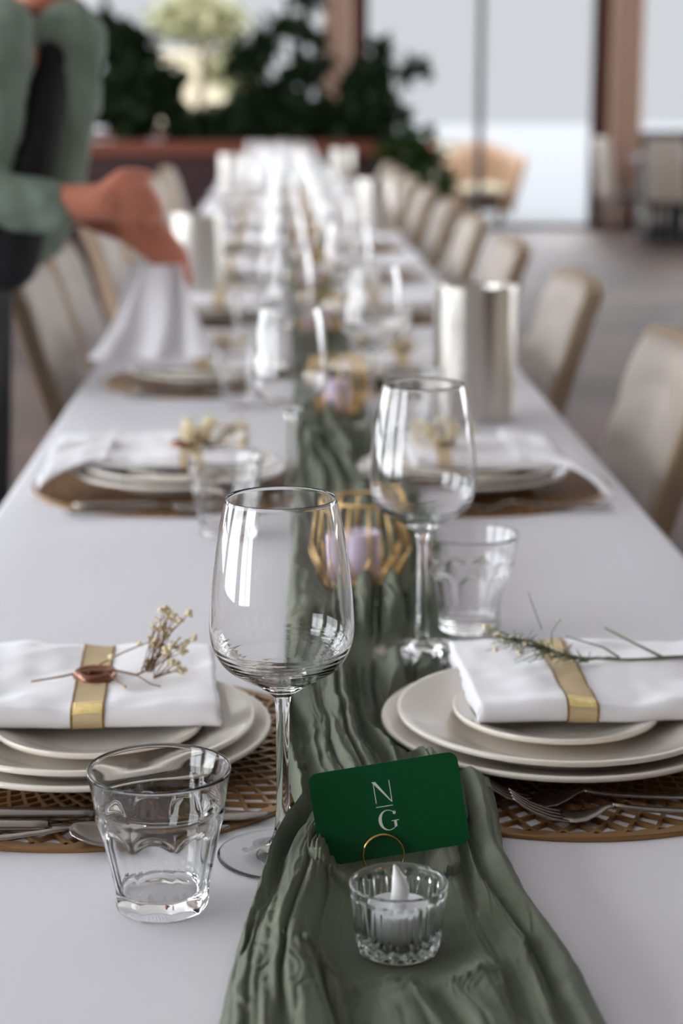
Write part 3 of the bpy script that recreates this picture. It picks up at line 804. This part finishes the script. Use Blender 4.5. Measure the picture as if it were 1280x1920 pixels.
# ------------------------------------------------------------------ tea light in its cut glass
def tea_mesh(n=240):
    def fo(r, z, t):
        a = (t * 20 / (2 * PI)) % 1.0; q = abs(2 * a - 1)
        up = min(1, max(0, (z - .010) / .004)) * min(1, max(0, (.0385 - z) / .004))
        w_ = q * (1 - (z - .010) / .05)
        lo = min(1, max(0, (.0125 - z) / .003)) * min(1, max(0, (z - .001) / .003))
        c = abs(2 * ((t * 18 / (2 * PI) + z * 90) % 1.0) - 1) + abs(2 * ((t * 18 / (2 * PI) - z * 90) % 1.0) - 1)
        return r - .0021 * up * max(0, 1 - 1.5 * abs(q - .2 - (z - .01) * 22)) - .0009 * lo * c, z 
    out = smooth_prof([(.0215, .0), (.0238, .0012), (.0250, .0045), (.0262, .012), (.0275, .024), (.0284, .034), (.0289, .0405), (.0290, .0420)], 8)
    V1, F1 = lathe([(0, .0008), (.019, .0008)] + out, n, fo)
    V2, F2 = lathe([out[-1], (.0286, .0428), (.0276, .0432), (.0266, .0428), (.0262, .041), (.0254, .034), (.0244, .020), (.0236, .0105), (.0215, .0085), (0, .0082)], n, lambda r, z, t: (r, z ))
    me = bpy.data.meshes.new('h'); k = len(V1); me.from_pydata(V1 + V2, [], F1 + [tuple(i + k for i in f) for f in F2]); me.update()
    bm = bmesh.new(); bm.from_mesh(me); bmesh.ops.remove_doubles(bm, verts=bm.verts, dist=1e-6); bm.to_mesh(me); bm.free()
    return me
o = link('candle_holder', tea_mesh(), M['tglass']); o.location = (TEA[0], TEA[1], .7585); tag(o, 'small cut glass candle holder in front of the green card', 'candle holder')
t = thing('tealight_candle', (TEA[0], TEA[1], .7585 + .0086)); tag(t, 'white battery tealight inside the small cut glass holder', 'tealight')
V, F = lathe([(0, 0), (.0185, 0), (.0193, .0008), (.0195, .0175), (.0190, .0190), (.0178, .0193), (.0172, .0186), (.0165, .0172), (.0060, .0165), (.0052, .0172), (0, .0174)], 72)
link_mesh('body', V, F, M['led'], t)
fl = smooth_prof([(.0040, .0168), (.0050, .0205), (.0054, .0255), (.0050, .0310), (.0038, .0360), (.0022, .0405), (.0008, .0442)], 5)
V, F = lathe(fl + [(0, .0446)], 28)
V = [(v[0] - .22 * max(0, v[2] - .030) + .004 * math.sin((v[2] - .017) * 90) * .35, v[1] * .8, v[2]) for v in V]
link_mesh('flame', V, F, M['flame'], t)

# ------------------------------------------------------------------ card on its ring clip
roll = math.radians(8.5); lean = math.radians(12)
CW, CHt = .0965, .0600
mt = Matrix.Translation((.0677, RING[1] + .0012, .8046)) @ Matrix.Rotation(-lean, 4, 'X') @ Matrix.Rotation(-roll, 4, 'Y')
# card frame: local x right, z up, y away from the viewer
def rrect(w_, h_, r, n=8):
    P = []
    for cx, cz, a0 in ((w_ / 2 - r, h_ / 2 - r, 0), (-w_ / 2 + r, h_ / 2 - r, PI / 2), (-w_ / 2 + r, -h_ / 2 + r, PI), (w_ / 2 - r, -h_ / 2 + r, 1.5 * PI)):
        for k in range(n + 1):
            a = a0 + PI / 2 * k / n; P.append((cx + r * math.cos(a), cz + r * math.sin(a)))
    return P
P = rrect(CW, CHt, .0062); n = len(P); b = MB()
b.add([(p[0], -.0003, p[1]) for p in P] + [(p[0], .0003, p[1]) for p in P], [tuple(range(n)), tuple(reversed(range(n, 2 * n)))] + [(i, i + n, (i + 1) % n + n, (i + 1) % n) for i in range(n)])
card = b.build('monogram_card', M['card'], smooth=False); card.matrix_world = mt
tag(card, 'dark green card with white N and G monogram behind the tealight', 'card')
b = MB()
def poly(pts, y=-.00045):
    n = len(pts); b.add([(p[0], y, p[1]) for p in pts] + [(p[0], y + .0001, p[1]) for p in pts], [tuple(range(n)), tuple(reversed(range(n, 2 * n)))] + [(i, i + n, (i + 1) % n + n, (i + 1) % n) for i in range(n)])
u = .001
NX, NZ0, NZ1 = .2, 4.6, 18.6   # letter N, in mm on the card
ox = -2.6
poly([((ox - 5.2) * u, NZ0 * u), ((ox - 4.7) * u, NZ0 * u), ((ox - 4.7) * u, (NZ1 - .2) * u), ((ox - 5.2) * u, (NZ1 - .2) * u)])
poly([((ox + 5.0) * u, NZ0 * u), ((ox + 5.5) * u, NZ0 * u), ((ox + 5.5) * u, NZ1 * u), ((ox + 5.0) * u, NZ1 * u)])
poly([((ox - 6.2) * u, NZ1 * u), ((ox - 3.6) * u, NZ1 * u), ((ox + 5.4) * u, NZ0 * u), ((ox + 5.1) * u, (NZ0 - .3) * u), ((ox + 3.9) * u, (NZ0 + 1.0) * u), ((ox - 5.2) * u, (NZ1 - .9) * u)])
poly([(-8.0 * u, 2.0 * u), (2.8 * u, 2.0 * u), (2.8 * u, 2.45 * u), (-8.0 * u, 2.45 * u)])
gx, gz, rg_o = -1.6, -6.9, 6.4
O = []; I = []
for q in range(41):
    a = math.radians(42 + (318 - 42) * q / 40)
    O.append((gx + 6.2 * math.cos(a), gz + 6.6 * math.sin(a)))
    th = 2.1 * max(.16, math.sin((q / 40) * PI) ** 1.5)
    I.append((gx + (6.2 - th) * math.cos(a) + .0, gz + (6.6 - max(.45, th * .55)) * math.sin(a)))
for q in range(40): poly([(O[q][0] * u, O[q][1] * u), (O[q + 1][0] * u, O[q + 1][1] * u), (I[q + 1][0] * u, I[q + 1][1] * u), (I[q][0] * u, I[q][1] * u)])
poly([((gx + 3.6) * u, (gz - 5.1) * u), ((gx + 5.3) * u, (gz - 4.6) * u), ((gx + 5.3) * u, (gz - .9) * u), ((gx + 3.6) * u, (gz - .9) * u)])
poly([((gx + 2.0) * u, (gz - 1.0) * u), ((gx + 6.8) * u, (gz - 1.0) * u), ((gx + 6.8) * u, (gz - .55) * u), ((gx + 2.0) * u, (gz - .55) * u)])
c8 = [((gx + 4.5 + 1.0 * math.cos(a)) * u, (gz + 4.3 + 1.1 * math.sin(a)) * u) for a in [2 * PI * q / 14 for q in range(14)]]
poly(c8)
mono = b.build('monogram', M['paper'], card, smooth=False); mono['label'] = 'white letters N and G divided by a thin line'
# ring clip: two turns of wire gripping the card
rr = .0131; pts = []
for q in range(121):
    a = -PI / 2 - .25 + 2 * PI * 2.02 * q / 120
    pts.append((rr * math.cos(a), -.0012 + (.0016 * (q / 120) * 2 - .0006), rr * math.sin(a)))
b = MB(); b.tube(pts, .00062, 8)
ring = b.build('ring_clip', M['gold']); ring.location = (.0638, RING[1] - .0078, .7640 + rr); ring.rotation_euler = (math.radians(-10), 0, math.radians(4))
tag(ring, 'gold wire ring clip holding up the green card', 'card holder')

# ------------------------------------------------------------------ wire lanterns and candles
t = thing('wire_lantern')
n = 12; b = MB(); R = [(.036, .087), (.0495, .036), (.035, .004)]
for k_ in range(n):
    a = 2 * PI * k_ / n; a2 = a + PI / n
    p0 = (R[0][0] * math.cos(a), R[0][0] * math.sin(a), R[0][1]); p1 = (R[1][0] * math.cos(a), R[1][0] * math.sin(a), R[1][1]); p2 = (R[2][0] * math.cos(a2), R[2][0] * math.sin(a2), R[2][1])
    p3 = (R[2][0] * math.cos(a2 - 2 * PI / n), R[2][0] * math.sin(a2 - 2 * PI / n), R[2][1])
    b.tube([p0, p1], .0015, 6); b.tube([p1, p2], .0015, 6); b.tube([p1, p3], .0015, 6)
b.build('wire_cage', M['goldp'], t)
for (r, z) in (R[0], R[2]):
    b = MB(); b.tube([(r * math.cos(2 * PI * q / 28), r * math.sin(2 * PI * q / 28), z) for q in range(28)], .0017, 6, closed=True); b.build('hoop', M['goldp'], t)
V, F = lathe([(0, .0005), (.034, .0005), (.0345, .004), (0, .004)], 40); link_mesh('base_plate', V, F, M['goldp'], t)
CH[t.name] = kids(t)
cd = thing('votive_candle'); V, F = lathe(smooth_prof([(.0195, 0), (.0205, .001), (.0207, .025), (.0205, .046), (.0190, .0485), (.0165, .0475)], 4) + [(0, .0465)], 40); wx = link_mesh('wax', V, F, M['candle'], cd)
b = MB(); b.tube([(0, 0, .046), (.0005, 0, .055)], .0007); b.build('wick', M['black'], wx)
CH[cd.name] = kids(cd)
for i, (x, y) in enumerate(LANT):
    o = t if i == 0 else copy_tree(t); o.location = (x, y, .7588); o.rotation_euler = (0, 0, .1 + i)
    tag(o, 'gold geometric wire lantern on the green runner, %s' % ORD[i], 'lantern', 'gold wire lanterns')
    c = cd if i == 0 else copy_tree(cd); c.location = (x - .003, y, .7588 + .0042)
    tag(c, 'lilac votive candle inside the gold wire lantern, %s' % ORD[i], 'candle', 'lilac votive candles')

# ------------------------------------------------------------------ wine coolers
V, F = lathe([(0, .004), (.055, .004), (.060, .0), (.0640, .002), (.0655, .008), (.0655, .204), (.0660, .2065), (.0652, .2085), (.0560, .2085), (.0552, .206), (.0550, .014), (.050, .010), (0, .010)], 96)
cw = thing('wine_cooler'); link_mesh('cylinder', V, F, M['brushed'], cw)
V2, F2 = lathe([(.0652, .2066), (.0668, .2078), (.0664, .2096), (.0650, .2100), (.0640, .2092)], 96); link_mesh('rolled_rim', V2, F2, M['brushed'], cw)
CH[cw.name] = kids(cw)
CL = ['tall brushed steel wine cooler on the right side of the table, largest and nearest', 'steel wine cooler on the left near the person\'s hands', 'steel wine cooler on the right, halfway down the table', 'steel wine cooler on the left by the far glass cluster', 'steel wine cooler at the far right end of the table']
for i, (x, y) in enumerate(COOL):
    o = cw if i == 0 else copy_tree(cw); o.location = (x, y, TZ + .0006); tag(o, CL[i], 'wine cooler', 'steel wine coolers')
# lilac-white upright napkin near the far left
V = []; F = []; n = 40
for i in range(n):
    a = 2 * PI * i / n
    for k_ in range(9):
        q = k_ / 8; r = .085 * (1 - q) ** .8 * (1 + .28 * math.sin(5 * a + 2 * q)) + .004
        V.append((r * math.cos(a) + .04 * q, r * math.sin(a), .15 * q))
for i in range(n):
    for k_ in range(8): F.append((i * 9 + k_, i * 9 + k_ + 1, ((i + 1) % n) * 9 + k_ + 1, ((i + 1) % n) * 9 + k_))
F.append(tuple(((n - 1 - i) * 9 + 8) for i in range(n)))
o = link_mesh('standing_napkin', V, F, M['napkin']); o.location = (-.26, 7.0 - .27, TZ + .001); tag(o, 'peaked lilac white napkin standing behind the left steel cooler', 'napkin')

# ------------------------------------------------------------------ cutlery (built along +x, then copied)
def ribbon_solid(mb, st, th):
    """st: list of (x, halfwidth, z, yoff) -> thick strip with rounded section"""
    V = []; n = 10
    for (x, hw, z, yo) in st:
        for j in range(n):
            a = 2 * PI * j / n; V.append((x, yo + hw * math.copysign(abs(math.cos(a)) ** .6, math.cos(a)), z + th * math.sin(a)))
    F = []
    for i in range(len(st) - 1):
        for j in range(n): F.append((i * n + j, i * n + (j + 1) % n, (i + 1) * n + (j + 1) % n, (i + 1) * n + j))
    F.append(tuple(reversed(range(n)))); F.append(tuple((len(st) - 1) * n + j for j in range(n)))
    mb.add(V, F)
def fork_proto():
    t = thing('fork')
    b = MB(); st = [(.072, .0030, .0105, 0), (.082, .0033, .0085, 0), (.10, .0038, .0062, 0), (.13, .0050, .0040, 0), (.16, .0068, .0028, 0), (.185, .0085, .0024, 0), (.196, .0070, .0024, 0), (.199, .004, .0024, 0)]
    ribbon_solid(b, [(x, w_, z, y) for x, w_, z, y in st], .0016); b.build('handle', M['steel'], t)
    b = MB()
    ribbon_solid(b, [(.036, .0118, .0032, 0), (.044, .0122, .0024, 0), (.052, .0112, .0030, 0), (.060, .0080, .0055, 0), (.067, .0045, .0088, 0), (.0735, .0030, .0108, 0)], .0011)
    for k_ in range(4):
        yo = (-1.5 + k_) * .0064
        ribbon_solid(b, [(.0, .0009, .0205, yo * .93), (.006, .0014, .0158, yo * .95), (.016, .0018, .0098, yo), (.028, .0020, .0050, yo), (.040, .0021, .0028, yo)], .0009)
    b.build('head', M['steel'], t); CH[t.name] = kids(t); return t
def knife_proto():
    t = thing('knife')
    b = MB(); ribbon_solid(b, [(-.002, .0040, .0045, 0), (.0, .0052, .0045, 0), (-.02, .0062, .0045, 0)][::-1][:1] + [(-.03, .0064, .0045, 0), (-.06, .0068, .0045, 0), (-.10, .0074, .0045, 0), (-.118, .0066, .0045, 0), (-.122, .003, .0045, 0)], .0042); b.build('handle', M['steel'], t)
    b = MB(); ribbon_solid(b, [(-.022, .0050, .0042, 0), (-.01, .0056, .0040, 0), (.0, .0070, .0034, 0), (.02, .0092, .0030, 0), (.06, .0096, .0028, 0), (.085, .0080, .0026, .001), (.10, .0040, .0024, .004), (.105, .0008, .0024, .006)], .0011); b.build('blade', M['steel'], t)
    CH[t.name] = kids(t); return t
def spoon_proto():
    t = thing('spoon')
    b = MB(); ribbon_solid(b, [(.0, .0028, .0115, 0), (-.015, .0030, .0095, 0), (-.04, .0036, .0065, 0), (-.08, .0052, .0040, 0), (-.12, .0078, .0028, 0), (-.132, .0050, .0028, 0)], .0015); b.build('handle', M['steel'], t)
    V = []; F = []; nu, nv = 18, 12
    for i in range(nu + 1):
        u_ = i / nu; hw = .0185 * (max(0, math.sin(PI * u_ ** .85)) ** .55) + .0014 * (1 - u_)
        for j in range(nv + 1):
            v_ = -1 + 2 * j / nv
            V.append((u_ * .055 - .001, v_ * hw, .0112 - .0085 * math.sin(PI * min(1, u_ * 1.02)) ** .7 * (1 - v_ * v_) - .004 * math.sin(PI * u_)))
    for i in range(nu):
        for j in range(nv): F.append((i * (nv + 1) + j, i * (nv + 1) + j + 1, (i + 1) * (nv + 1) + j + 1, (i + 1) * (nv + 1) + j))
    o = link_mesh('bowl', V, F, M['steel'], t); s = o.modifiers.new('s', 'SOLIDIFY'); s.thickness = .0011
    CH[t.name] = kids(t); return t
fk, kn, sp = fork_proto(), knife_proto(), spoon_proto()
CZ = TZ + .0042
first = {'f': 1, 'k': 1, 's': 1}
def place(kind, proto, loc, rz, label, cat, group, rx=0):
    o = proto if first[kind] else copy_tree(proto); first[kind] = 0
    o.location = loc; o.rotation_euler = (rx, 0, rz); tag(o, label, cat, group)
place('f', fk, (.1590, 1.2260, CZ - .0008), .03, 'nearest steel fork on the right gold placemat, beside its twin', 'fork', 'steel forks')
place('f', fk, (.1425, 1.2560, CZ - .0008), .03, 'second steel fork on the nearest right placemat, closer to the plates', 'fork', 'steel forks')
place('k', kn, (-.1125, 1.2360, CZ), -.03, 'long steel knife on the nearest left placemat, closest to the plates', 'knife', 'steel knives')
place('k', kn, (-.1420, 1.2140, CZ), -.04, 'shorter steel knife in the middle of the nearest left placemat cutlery', 'knife', 'steel knives')
place('s', sp, (-.1450, 1.1935, CZ), .035, 'steel spoon nearest the front edge of the nearest left placemat', 'spoon', 'steel spoons')
for i in range(1, 6):
    for s, rows in ((-1, ROWL), (1, ROWR)):
        x = LPX(i) if s < 0 else RPX(i); y = rows[i]
        if s < 0:
            place('k', kn, (x + .00, y - .158, CZ), 0, 'steel knife at the front of the left placemat, %s' % ORD[i], 'knife', 'steel knives')
            place('s', sp, (x + .0, y - .183, CZ - .001), .03, 'steel spoon at the front of the left placemat, %s' % ORD[i], 'spoon', 'steel spoons')
        else:
            place('f', fk, (x - .03, y - .165, CZ), .02, 'steel fork at the front of the right placemat, %s' % ORD[i], 'fork', 'steel forks')
# small dark chocolate wrapped sweet beside the third left plate
# ------------------------------------------------------------------ chairs
def chair_proto():
    """faces +x, origin on the floor under the seat middle"""
    t = thing('dining_chair')
    # backrest: upholstered shell with horizontal pleats on its front
    V = []; F = []; ny, nz = 24, 40; W = .235
    for side in (0, 1):
        for k_ in range(nz + 1):
            q = k_ / nz; z = .44 + q * .49
            for j in range(ny + 1):
                v_ = -1 + 2 * j / ny; wd = W * (1 - .06 * q) ; yy = v_ * wd
                top = -.012 * v_ ** 6 * q
                lean_ = -.235 - .14 * q + .02 * v_ * v_
                pl = .006 * abs(math.sin(PI * (z + .07 * v_ * v_ - .44) / .105)) ** .5 if side == 0 else 0
                ed = min(1, (1 - abs(v_)) * 12 + .0) * min(1, (1 - q) * 18)
                V.append((lean_ + (pl * ed + .013 * ed ** .5 if side == 0 else -.013 * ed ** .5), yy, z + top))
    n1 = (ny + 1) * (nz + 1)
    for k_ in range(nz):
        for j in range(ny):
            a = k_ * (ny + 1) + j; F.append((a, a + 1, a + ny + 2, a + ny + 1)); F.append((n1 + a, n1 + a + ny + 1, n1 + a + ny + 2, n1 + a + 1))
    link_mesh('backrest', V, F, M['leather'], t)
    # tan edging band round the shell
    b = MB(); hy_ = .013; P = []
    for q in range(21): P.append((-.235 - .14 * q / 20 + .012, -(W - .004) * (1 - .06 * q / 20), .44 + .49 * q / 20 - .012 * (q > 18)))
    for q in range(1, 20):
        v_ = -1 + 2 * q / 20; P.append((-.378 + .016 * v_ * v_, v_ * (W - .004) * .94, .932 - .012 * v_ ** 6))
    for q in range(20, -1, -1): P.append((-.235 - .14 * q / 20 + .012, (W - .004) * (1 - .06 * q / 20), .44 + .49 * q / 20 - .012 * (q > 18)))
    V = []; F = []
    for i, p in enumerate(P):
        a_ = Vector(P[max(i - 1, 0)]); c_ = Vector(P[min(i + 1, len(P) - 1)]); d_ = (c_ - a_).normalized()
        ou = d_.cross(Vector((1, 0, .0))).normalized() * -1
        pc = Vector(p)
        for (fx_, fo) in ((.014, -.006), (.014, .004), (.008, .007), (-.018, .007), (-.024, .004), (-.024, -.006)):
            V.append(pc + Vector((fx_, 0, 0)) + ou * fo)
    for i in range(len(P) - 1):
        for j in range(6): F.append((i * 6 + j, i * 6 + (j + 1) % 6, (i + 1) * 6 + (j + 1) % 6, (i + 1) * 6 + j))
    b.add(V, F); b.build('edging', M['chairedge'], t, False)
    b = MB(); b.box((-.24, -.215, .40), (.17, .215, .48)); b.build('seat', M['leather'], t, True, .03)
    for sx_ in (-.2, .12):
        for sy_ in (-.18, .18):
            b = MB(); b.tube([(sx_ * 1.12, sy_ * 1.08, 0), (sx_, sy_, .41)], [.012, .018], 10); b.build('leg', M['chairedge'], t)
    CH[t.name] = kids(t); return t
cp = chair_proto(); fc = True
RC = [2.85, 3.90, 4.84, 5.80, 6.74, 7.7, 8.66, 9.6, 10.5]
for i, y in enumerate(RC):
    o = cp if fc else copy_tree(cp); fc = False
    o.location = (.615 - .375 + (.015 if i == 0 else 0) - .0 * i, y, 0); o.location.x = .255 if i < 2 else .235
    o.rotation_euler = (0, 0, PI)
    o.scale = (1, 1, .945); tag(o, 'beige leather dining chair on the right of the table, %s' % (ORD[i]), 'chair', 'beige chairs on the right')
for i, y in enumerate([3.86, 4.40, 5.35, 6.27, 7.22, 8.2, 9.2]):
    o = copy_tree(cp); o.location = (-.150 if i < 3 else -.17, y, 0); o.rotation_euler = (0, 0, 0)
    o.scale = (1, 1, .97); tag(o, 'beige leather dining chair on the left of the table, %s' % (ORD[i]), 'chair', 'beige chairs on the left')

# ------------------------------------------------------------------ far right corner: side chairs at a dark console table
t = thing('console_table', (3.75, 16.6, 0)); tag(t, 'dark console table behind the pale chairs at the far right', 'table')
b = MB(); b.box((-.62, -.25, .68), (1.4, .25, .73)); b.build('tabletop', M['maroon'], t, False, .005)
b = MB(); b.box((-.55, -.2, 0), (1.35, .2, .68)); b.build('cabinet', M['black'], t, False, .005)
def side_chair(x, y, rz, label):
    t = thing('side_chair', (x, y, 0), rz); tag(t, label, 'chair', 'pale chairs in the far right corner')
    b = MB(); b.box((-.17, .13, .42), (.17, .18, .93), Matrix.Rotation(-.12, 4, 'X')); b.build('backrest', M['leather'], t, True, .02)
    b = MB(); b.box((-.18, -.18, .40), (.18, .18, .44)); b.build('seat', M['black'], t, True, .02)
    for a in (-.17, .17):
        for c in (-.17, .17):
            b = MB(); b.tube([(a, c, 0), (a, c, .41)], .010); b.build('leg', M['chairmetal'], t)
side_chair(2.98, 16.0, PI * .55, 'pale chair standing by the brown post at the far right')
side_chair(3.30, 15.6, PI * .8, 'pale chair with thin legs before the dark console')
side_chair(3.62, 15.3, PI * .85, 'pale chair right of its twin before the dark console')
side_chair(3.55, 12.2, PI * .3, 'pale chair cut off by the right edge of the picture')

# ------------------------------------------------------------------ person
def cap(mb, a, b_, ra, rb, n=14):
    a = Vector(a); b_ = Vector(b_); k_ = max(2, int((a - b_).length / .02)); 
    mb.ball(a, ra, n, 9); mb.ball(b_, rb, n, 9)
    mb.tube([a.lerp(b_, q / k_) for q in range(k_ + 1)], [ra + (rb - ra) * q / k_ for q in range(k_ + 1)], n)
def chain(mb, pts, rs, n=12):
    for i in range(len(pts) - 1): cap(mb, pts[i], pts[i + 1], rs[i], rs[i + 1], n)
def fuse(o, vox, sm=4):
    r = o.modifiers.new('remesh', 'REMESH'); r.mode = 'VOXEL'; r.voxel_size = vox; r.use_smooth_shade = True
    s = o.modifiers.new('smooth', 'SMOOTH'); s.iterations = sm; s.factor = .5
    return o
b = MB()
# legs, pelvis, torso
for sy_, (kx, fx) in ((-.09, (-.575, -.64)), (.10, (-.60, -.68))):
    yy = 3.40 + sy_
    chain(b, [(-.62, yy, .90), (kx, yy, .49), (fx, yy, .09)], [.088, .058, .042])
    chain(b, [(fx - .03, yy, .045), (fx + .10, yy - .03, .035), (fx + .17, yy - .03, .028)], [.042, .036, .026])
chain(b, [(-.64, 3.31, .92), (-.64, 3.50, .92)], [.105, .105])
chain(b, [(-.63, 3.40, .95), (-.55, 3.40, 1.10), (-.47, 3.38, 1.26), (-.44, 3.36, 1.34)], [.125, .105, .12, .09])
chain(b, [(-.46, 3.22, 1.315), (-.46, 3.52, 1.315)], [.062, .062])
chain(b, [(-.43, 3.35, 1.36), (-.375, 3.32, 1.455)], [.052, .048])
# head with jaw, nose, ears
b.ball((-.345, 3.31, 1.545), .088, 24, 16, (1.05, .86, 1.15))
b.ball((-.300, 3.30, 1.475), .050, 16, 12, (1.05, .95, .85)); b.ball((-.278, 3.298, 1.448), .026, 12, 8)
cap(b, (-.262, 3.30, 1.545), (-.245, 3.298, 1.512), .010, .013); b.ball((-.262, 3.298, 1.480), .014, 10, 8, (.8, 1.5, .5))
b.ball((-.35, 3.228, 1.535), .02, 10, 8, (.8, .4, 1.4)); b.ball((-.35, 3.392, 1.535), .02, 10, 8, (.8, .4, 1.4))
# near arm: shoulder, elbow, wrist, hand over the napkin
chain(b, [(-.47, 3.20, 1.31), (-.655, 3.12, 1.125), (-.385, 3.15, 1.072), (-.300, 3.155, 1.078)], [.055, .044, .036, .029])
def hand(mb, w_, d, side, down, curl=.5, sc=1.0):
    """palm + five fingers: w_ wrist, d forward dir, side = across the palm (thumb side), down = palm normal"""
    w_ = Vector(w_); d = Vector(d).normalized(); s = Vector(side).normalized(); n = Vector(down).normalized()
    for k_, (o_, l) in enumerate(((-.030, .072), (-.010, .080), (.011, .078), (.030, .070))):
        cap(mb, w_ + s * o_ * .55, w_ + d * l * sc + s * o_ * sc, .015, .0125, 10)
        base = w_ + d * l * sc + s * o_ * sc; L3 = ((.030, .020, .016), (.040, .026, .019), (.042, .028, .020), (.038, .025, .019))[k_]
        p = base; a = curl * .5
        for q, ln in enumerate(L3):
            dd = (d * math.cos(a) + n * math.sin(a)).normalized(); e = p + dd * ln * sc
            cap(mb, p, e, .0098 - .0012 * q, .0090 - .0012 * q, 10); p = e; a += curl
    p = w_ + d * .022 + s * .026; 
    for q, (dd, ln) in enumerate((((d * .6 + s * .7 + n * .35), .038), ((d * .85 + s * .3 + n * .5), .032), ((d * .9 + n * .5), .024))):
        e = p + dd.normalized() * ln * sc; cap(mb, p, e, .014 - .002 * q, .012 - .002 * q, 10); p = e
hand(b, (-.305, 3.155, 1.077), (1, .25, .03), (0, -.35, .95), (.15, .85, -.45), .85, .86)
# far arm: lower hand holding the lifted napkin
chain(b, [(-.47, 3.52, 1.31), (-.50, 3.56, 1.09), (-.360, 3.46, 1.050), (-.268, 3.38, 1.020)], [.055, .044, .034, .029])
hand(b, (-.268, 3.38, 1.020), (.86, -.1, -.52), (.35, -.5, .8), (-.35, -.35, -.85), .55)
per = b.build('person', M['skin']); fuse(per, .0052, 3)
tag(per, 'person in a sage green blazer leaning over the table to arrange a white napkin', 'person')
# hair
b = MB(); b.ball((-.372, 3.31, 1.570), .098, 22, 14, (1.0, .95, 1.08)); cap(b, (-.43, 3.31, 1.55), (-.475, 3.32, 1.46), .055, .035); fuse(b.build('hair', M['hair'], per), .008, 3)
# black top and trousers
b = MB(); chain(b, [(-.625, 3.39, .96), (-.545, 3.385, 1.10), (-.460, 3.36, 1.26), (-.440, 3.33, 1.325)], [.138, .122, .130, .085])
chain(b, [(-.375, 3.245, 1.325), (-.400, 3.225, 1.22), (-.435, 3.225, 1.10), (-.47, 3.24, .98)], [.030, .042, .052, .06]); fuse(b.build('black_top', M['black'], per), .01, 3)
b = MB()
for sy_, kx, fx in ((-.09, -.575, -.64), (.10, -.60, -.68)):
    yy = 3.40 + sy_; chain(b, [(-.605, yy, .92), (kx, yy, .49), (fx, yy, .11)], [.112, .085, .066])
chain(b, [(-.63, 3.33, .94), (-.63, 3.48, .94)], [.125, .125]); fuse(b.build('trousers', M['black'], per), .01, 3)
b = MB()
for sy_, fx in ((-.09, -.64), (.10, -.68)): chain(b, [(fx - .03, 3.40 + sy_, .05), (fx + .10, 3.37 + sy_, .042), (fx + .17, 3.37 + sy_, .034)], [.048, .042, .031])
fuse(b.build('shoes', M['black'], per), .008, 2)
# blazer: two front panels left open, back, collar and sleeves
b = MB()
chain(b, [(-.355, 3.28, 1.345), (-.355, 3.28, 1.26), (-.378, 3.28, 1.14), (-.430, 3.29, 1.02)], [.064, .056, .052, .060])      # front panel towards the table
chain(b, [(-.455, 3.18, 1.355), (-.472, 3.18, 1.25), (-.500, 3.19, 1.14), (-.545, 3.21, 1.00)], [.058, .058, .058, .062])       # front panel on the near side
chain(b, [(-.50, 3.40, 1.33), (-.56, 3.42, 1.15), (-.64, 3.42, .98)], [.12, .135, .145])
chain(b, [(-.47, 3.19, 1.345), (-.46, 3.53, 1.335)], [.070, .070])
chain(b, [(-.47, 3.18, 1.325), (-.665, 3.12, 1.125), (-.52, 3.13, 1.095), (-.380, 3.15, 1.068)], [.074, .058, .048, .046], 16)
chain(b, [(-.47, 3.54, 1.32), (-.51, 3.58, 1.09), (-.385, 3.475, 1.060)], [.076, .066, .050], 16)
cap(b, (-.345, 3.285, 1.345), (-.405, 3.24, 1.26), .022, .012)
bl = b.build('blazer', M['blazer'], per); fuse(bl, .009, 3)
tx = bpy.data.textures.new('cloth_creases', 'CLOUDS'); tx.noise_scale = .05
dm = bl.modifiers.new('creases', 'DISPLACE'); dm.texture = tx; dm.strength = .02; dm.mid_level = .5
# napkin hanging from the lower hand onto the third left plate
V = []; F = []; A, B_ = 34, 40
for a in range(A + 1):
    u_ = a / A
    for c in range(B_ + 1):
        v_ = c / B_; e = u_ ** 1.1
        top = Vector((-.270 + .105 * v_, 3.345 + .01 * math.sin(v_ * 9), .958)); bot = Vector((-.335 + .22 * v_, 3.225 + .05 * v_, .803))
        p = top.lerp(bot, e); p.y += .014 * math.sin(v_ * 17 + u_ * 2) * (.3 + e); p.x += .008 * math.sin(v_ * 11 + 3 * u_)
        p.z += .004 * noise.noise(Vector((u_ * 6, v_ * 8, 2)))
        p.z -= .022 * math.sin(PI * u_) ; V.append(p)
for a in range(A):
    for c in range(B_): i0 = a * (B_ + 1) + c; F.append((i0, i0 + 1, i0 + B_ + 2, i0 + B_ + 1))
o = link_mesh('lifted_napkin', V, F, M['napkin']); s = o.modifiers.new('s', 'SOLIDIFY'); s.thickness = .0012
tag(o, 'white napkin hanging from the person\'s hand onto the third left plate', 'napkin')
